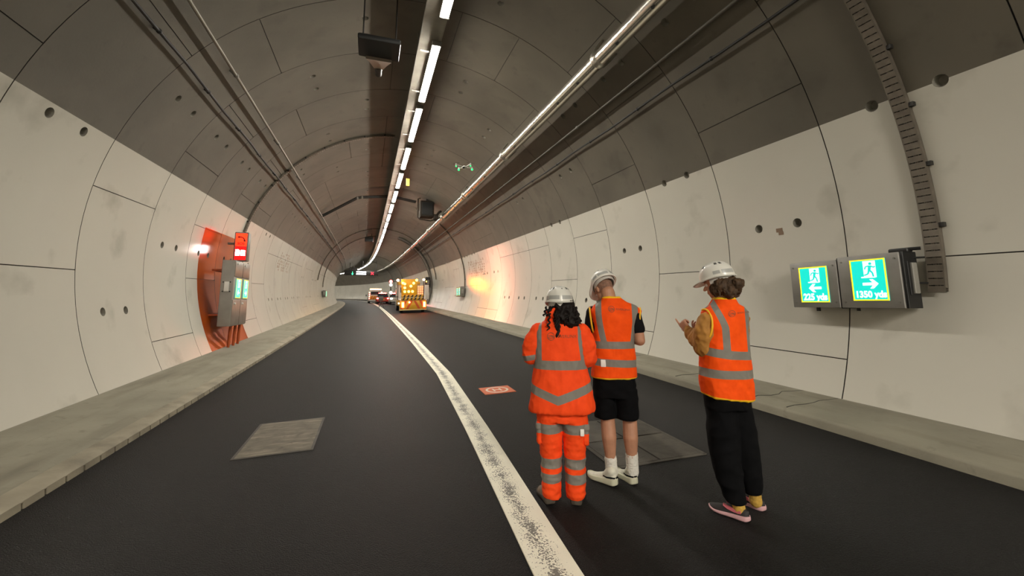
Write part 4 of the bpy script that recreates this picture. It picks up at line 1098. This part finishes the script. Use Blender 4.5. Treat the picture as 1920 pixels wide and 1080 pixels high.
for i in range(52):
    x = hr.uniform(-.04, .125) if i > 3 else hr.uniform(-.12, -.08); y = -.105 + .05*abs(x) + hr.uniform(-.02, .02); z0 = hr.uniform(1.42, 1.475); z1 = hr.uniform(1.32, 1.37) - .15*max(0, x - .06)
    if x < -.05: z0 = 1.475; z1 = 1.40
    mb = MB(); mb.tube(curl(x, y, z0, z1, hr.uniform(.010, .018), hr.uniform(1.5, 2.6), .006, hr.random()*6, hr.uniform(0, .035) if x > 0 else -.02), [.0075]*22 + [.007, .006, .005, .004, .003], 6); mb.build('hair_lock', hair_black, p, smooth=60)

# --- man in vest and shorts ----------------------------------------------------------------
p = person('person in orange vest, black shorts and white socks with head bowed', 3.27, 1.03)
yw = .22; Q = Rz(.62) @ Rx(-.74); hc = (-.075, .045, 1.60)
mb = MB(); head(mb, hc, Q, (-.02, -.015, 1.44), .060)
eloft_rot(mb, [(-.012, 0, .78, .15, .10), (-.012, 0, 1.0, .145, .10), (-.01, 0, 1.2, .16, .10), (.0, 0, 1.38, .165, .09), (-.005, 0, 1.47, .08, .06)], yw)
ARM = {-1: ((-.185, .02, 1.42), (-.205, .04, 1.17), (-.08, .27, 1.20)), 1: ((.185, .0, 1.415), (.215, -.015, 1.165), (.06, .22, 1.19))}
for sx, (sh, el, wr) in ARM.items():
    mb.chain([sh, (Vector(sh) + Vector(el))/2, el, (Vector(el)*.6 + Vector(wr)*.4), wr], [.040, .045, .044, .043, .029]); hand(mb, wr, (-sx*.35, 1, .2), (0, .3, -1), 1 if sx < 0 else -1, (.6, .65, .7, .75))
LEG = {-1: [(-.085, 0, .80), (-.078, .0, .50), (-.072, -.022, .37), (-.066, -.012, .20), (-.062, .01, .09)], 1: [(.085, .01, .80), (.103, .03, .50), (.104, .008, .37), (.108, .02, .20), (.110, .045, .09)]}
for sx, q in LEG.items(): mb.chain(q, [.085, .060, .062, .043, .040]); 
mb.chain([(-.062, .01, .09), (-.085, .025, .06)], [.036, .03]); mb.chain([(.11, .045, .09), (.10, .07, .06)], [.036, .03])
body = organic('body', mb, .006, skin_tan, p, 4); eyes(body, hc, Q)
mb = MB(); c = Vector(hc); mb.ell(c + Q @ Vector((0, -.018, .022)), (.0765, .094, .093), Q, 20, 12); mb2 = organic('cropped_hair', mb, .006, mat('cropped_hair', (.22, .115, .075), .8, 0, (60, .3)), body, 1)
mb = MB(); eloft_rot(mb, [(-.012, 0, .84, .17, .12), (-.012, 0, 1.0, .16, .115), (-.008, 0, 1.2, .165, .115), (.002, 0, 1.36, .182, .105), (.002, 0, 1.43, .165, .09), (-.01, 0, 1.475, .10, .075), (-.012, 0, 1.50, .078, .07)], yw)
for sx, (sh, el, wr) in ARM.items():
    m_ = Vector(sh).lerp(Vector(el), .60); mb.chain([Vector(sh) + Vector((-sx*.012, 0, -.02)), m_], [.058, .057])
organic('tshirt', mb, .007, black_tee, p, 4, wrinkle=[((12, 12, 8), .005)])
mb = MB(); eloft_rot(mb, [(-.012, 0, .855, .192, .142), (-.012, 0, .93, .186, .138), (-.008, 0, 1.05, .176, .132), (-.006, 0, 1.15, .172, .128), (.008, 0, 1.28, .180, .122), (.020, 0, 1.36, .202, .118), (.026, 0, 1.415, .220, .104), (.016, 0, 1.455, .182, .096), (-.004, 0, 1.49, .118, .086), (-.01, 0, 1.515, .084, .078), (-.012, 0, 1.535, .074, .072)], yw, p=2.5)
def mband(c):
    d1 = abs(c.z - 1.132) - .030; d2 = abs(c.z - .985 + .05*c.x) - .030
    xl = -.125 + .05*max(0, 1.46 - c.z)/.33; xl = -.122 + .045*max(0., (1.40 - c.z)/.27)**1.5; xr = .182 - .14*max(0, 1.32 - c.z)
    d3 = max(min(abs(c.x - xl), abs(c.x - xr)) - .026, 1.11 - c.z)
    return min(d1, d2, d3)
def mtrim(c): return min(c.z - .866, 1.524 - c.z)
vs = organic('vest', mb, .007, vest_m, p, 4, {'band': mband, 'trim': mtrim}, [((8, 8, 5), .006), ((22, 22, 16), .0028)])
for sx in (-1, 1):                                 # arm hole bindings
    ring = []
    for i in range(25):
        a = radians(75 + 205*i/24); ring.append((sx*(.198 + .012*sin(a)) + (.020 if sx > 0 else .012), .082*cos(a) + sx*.035, 1.335 + .105*sin(a)))
    mb = MB(); mb.tube(ring, .0075, 8); mb.build('armhole_binding', mat('yellow_binding', yellow_trim, .6), vs, smooth=60)
mb = MB(); mb.bbox((-.095, -.142, .985), (.042, .012, .058), .003); mb.build('label_patch', MATS['white_label'], vs)
back_logo(vs, -.012, 1.432, .027, p, tw=.115, tilt=-.06)
mb = MB(); eloft(mb, [(-.012, 0, .70, .18, .128), (-.012, 0, .80, .178, .128), (-.012, 0, .89, .17, .12)], p=2.4)
for sx, x in ((-1, -.092), (1, .085)): eloft(mb, [(x, .005, .76, .095, .12), (x - .0, .005, .65, .093, .112), (x + sx*.003, .008, .535, .090, .105), (x + sx*.003, .008, .522, .088, .103)])
organic('shorts', mb, .007, black_cloth, p, 4, wrinkle=[((9, 9, 12), .006)])
for a, b in (((-.065, -.008, .195), (-.06, .012, .085)), ((.108, .022, .235), (.11, .045, .085))): sock(p, a, b, .050, .050, sock_white)
shoe(p, (-.022, -.055, 0), .98, .285, (shoe_white, sole_cream), 'trainer', 1.18, black_cloth, .002, .098, .052); shoe(p, (.128, .0, 0), .62, .285, (shoe_white, sole_cream), 'trainer', 1.18, black_cloth, .002, .098, .052)
helmet(p, (-.075, .055, 1.655), Rz(.62) @ Rx(-.72) @ Ry(.06), .96, .035)

# --- person in mustard jumper, turned to the left --------------------------------------------
p = person('person in orange vest, mustard sleeves and long black trousers pointing a finger', 2.52, 1.62)
yw = .80; f = Vector((-sin(yw), cos(yw), 0)); lf = Vector((-cos(yw), -sin(yw), 0))
Q = Rz(1.25) @ Rx(-.22); hc = (-.105, .01, 1.63)
mb = MB(); head(mb, hc, Q, (-.068, -.01, 1.45), .052)
eloft_rot(mb, [(-.09, 0, .74, .15, .10), (-.09, 0, 1.0, .14, .10), (-.085, 0, 1.22, .15, .10), (-.075, 0, 1.38, .155, .085), (-.07, 0, 1.47, .07, .06)], yw)
lsh, lel, lwr = Vector((-.185, -.115, 1.385)), Vector((-.218, -.085, 1.165)), Vector((-.335, .03, 1.265))
rsh, rel, rwr = Vector((.03, .10, 1.385)), Vector((.0, .19, 1.16)), Vector((-.22, .28, 1.24))
for sh, el, wr in ((lsh, lel, lwr), (rsh, rel, rwr)): mb.chain([sh + Vector((0, 0, -.03)), el, wr], [.038, .038, .027])
hand(mb, lwr, (-.62, .45, .72), (.55, .65, .05), 1, (.06, .95, 1.05, 1.1), .98); hand(mb, rwr, (-.75, -.35, .25), (-.2, -.2, .9), 1, (.5, .55, .6, .6), .98)
for q in ([(-.135, -.03, .75), (-.135, -.05, .42), (-.075, -.07, .10), (-.095, -.065, .06)], [(-.045, .06, .75), (-.01, .07, .42), (.035, .10, .10), (.015, .11, .06)]): mb.chain(q, [.085, .055, .034, .028])
body = organic('body', mb, .0052, skin_m, p, 4, factor=.45); eyes(body, hc, Q)
for nm, (sh, el, wr) in (('l', (lsh, lel, lwr)), ('r', (rsh, rel, rwr))):
    mb = MB(); mb.chain([sh + Vector((0, 0, -.03)), sh.lerp(el, .5) + Vector((-.008, -.010, 0)), el + Vector((-.004, 0, -.006)), el.lerp(wr, .55), el.lerp(wr, .97)], [.060, .074, .070, .056, .040])
    organic('sleeve', mb, .007, mustard, p, 4, wrinkle=[((14, 14, 10), .010), ((34, 34, 22), .004)])
mb = MB(); eloft_rot(mb, [(-.095, 0, .80, .195, .135), (-.095, 0, .90, .196, .137), (-.092, 0, 1.03, .188, .132), (-.088, 0, 1.15, .180, .126), (-.082, 0, 1.28, .178, .120), (-.076, 0, 1.36, .186, .114), (-.072, 0, 1.415, .188, .102), (-.070, 0, 1.445, .150, .094), (-.070, 0, 1.465, .108, .084), (-.070, 0, 1.50, .076, .076), (-.070, 0, 1.52, .068, .07)], yw, p=2.5)
for v in range(len(mb.v)):
    x, y, z = mb.v[v]
    if z < .95: mb.v[v] = (x, y, z - .16*(x + .09)*(.95 - z)/.15*.8)
def rb(c):
    q = Vector((c.x + .085, c.y, 0)); lat = q.dot(Vector((cos(yw), sin(yw), 0)))          # to the body's right
    sag = -.10*(c.x + .09)
    d1 = abs(c.z - 1.115 + .10*(c.x + .09) - .05*max(0, -.05 - c.x)) - .030; d2 = abs(c.z - .975 + .05*(c.x + .09)) - .030
    fr = q.dot(f) < .01
    xl = -.060 - .055*max(0, (c.z - 1.30)/.14)**1.3 - .01
    d3 = max(min(abs(c.x - xl) - .024, abs(c.x - .078) - .016), 1.10 - c.z)
    if q.dot(f) > .02: d3 = max(abs(abs(lat) - .12) - .025, 1.10 - c.z)
    return min(d1, d2, d3)
def rt_(c): return min(c.z - (.811 - .13*(c.x + .09)), 1.510 - c.z)
vs = organic('vest', mb, .007, vest_m, p, 4, {'band': rb, 'trim': rt_}, [((7, 7, 7), .008), ((20, 20, 18), .003)])
for sgn, cc in ((1, Vector((-.085, 0, 1.325)) + lf*.180),):
    ring = [cc + f*(.078*cos(a)) + Vector((0, 0, .112*sin(a))) + lf*sgn*(-.010*sin(a) + .0) for a in [radians(70 + 220*i/24) for i in range(25)]]
    mb = MB(); mb.tube(ring, .0075, 8); mb.build('armhole_binding', MATS['yellow_binding'], vs, smooth=60)
back_logo(vs, -.022, 1.405, .024, p, tw=.075, tilt=.10)
mb = MB(); eloft_rot(mb, [(-.095, 0, .72, .165, .125), (-.095, 0, .80, .17, .125), (-.095, 0, .86, .165, .12)], yw)
eloft(mb, [(-.14, -.03, .80, .10, .11), (-.145, -.04, .60, .102, .108), (-.14, -.05, .40, .098, .10), (-.112, -.06, .22, .085, .085), (-.092, -.065, .11, .064, .066), (-.09, -.065, .10, .062, .064)])
eloft(mb, [(-.045, .05, .80, .10, .11), (-.025, .06, .60, .098, .108), (-.008, .07, .40, .090, .10), (.01, .09, .22, .075, .08), (.025, .10, .125, .056, .06), (.026, .10, .12, .054, .058)])
organic('trousers', mb, .008, black_cloth, p, 5, wrinkle=[((8, 8, 9), .009)])
sock(p, (-.085, -.068, .14), (-.072, -.075, .06), .043, .041, mustard_sock); sock(p, (.032, .10, .165), (.036, .102, .06), .042, .040, mustard_sock)
shoe(p, (-.012, -.105, 0), 1.19, .275, (shoe_black, sole_pink), 'trainer', 1.08, pink_flash, 0, .062, .036); shoe(p, (.092, .115, 0), 1.12, .275, (shoe_black, sole_pink), 'trainer', 1.08, pink_flash, 0, .062, .036)
helmet(p, (-.106, .012, 1.678), Q @ Rx(-.02) , .95, .05)
mb = MB(); C_ = Vector(hc)
for x, y, z, r in ((0, -.07, -.02, .062), (.05, -.04, -.03, .05), (-.055, -.04, -.03, .052), (-.06, .0, -.045, .042), (.06, .0, -.045, .04), (0, -.10, -.055, .05), (-.045, -.08, -.075, .048), (.045, -.08, -.075, .045), (-.02, -.135, -.04, .036), (0, -.155, -.035, .026)):
    mb.ell(C_ + Q @ Vector((x, y, z)), (r, r, r*1.1), n=14)
organic('hair', mb, .006, hair_brown, p, 2, wrinkle=[((30, 30, 20), .008), ((75, 75, 40), .006)])
for i in range(60):                                # loose waves over the bob
    a = hr.uniform(-1.8, 1.8); z0 = hr.uniform(-.02, .01); L = hr.uniform(.06, .10); rr = hr.uniform(.078, .098)
    pts = []
    for j in range(15):
        q = j/14; w = rr + .018*q + .007*sin(q*9 + i); pts.append(C_ + Q @ Vector((w*sin(a + .12*sin(q*8 + i)), -.012 - w*cos(a)*1.12, z0 - L*q)))
    mb = MB(); mb.tube(pts, [.008]*10 + [.0075, .007, .006, .005, .003], 6); mb.build('hair_lock', hair_brown, p, smooth=60)
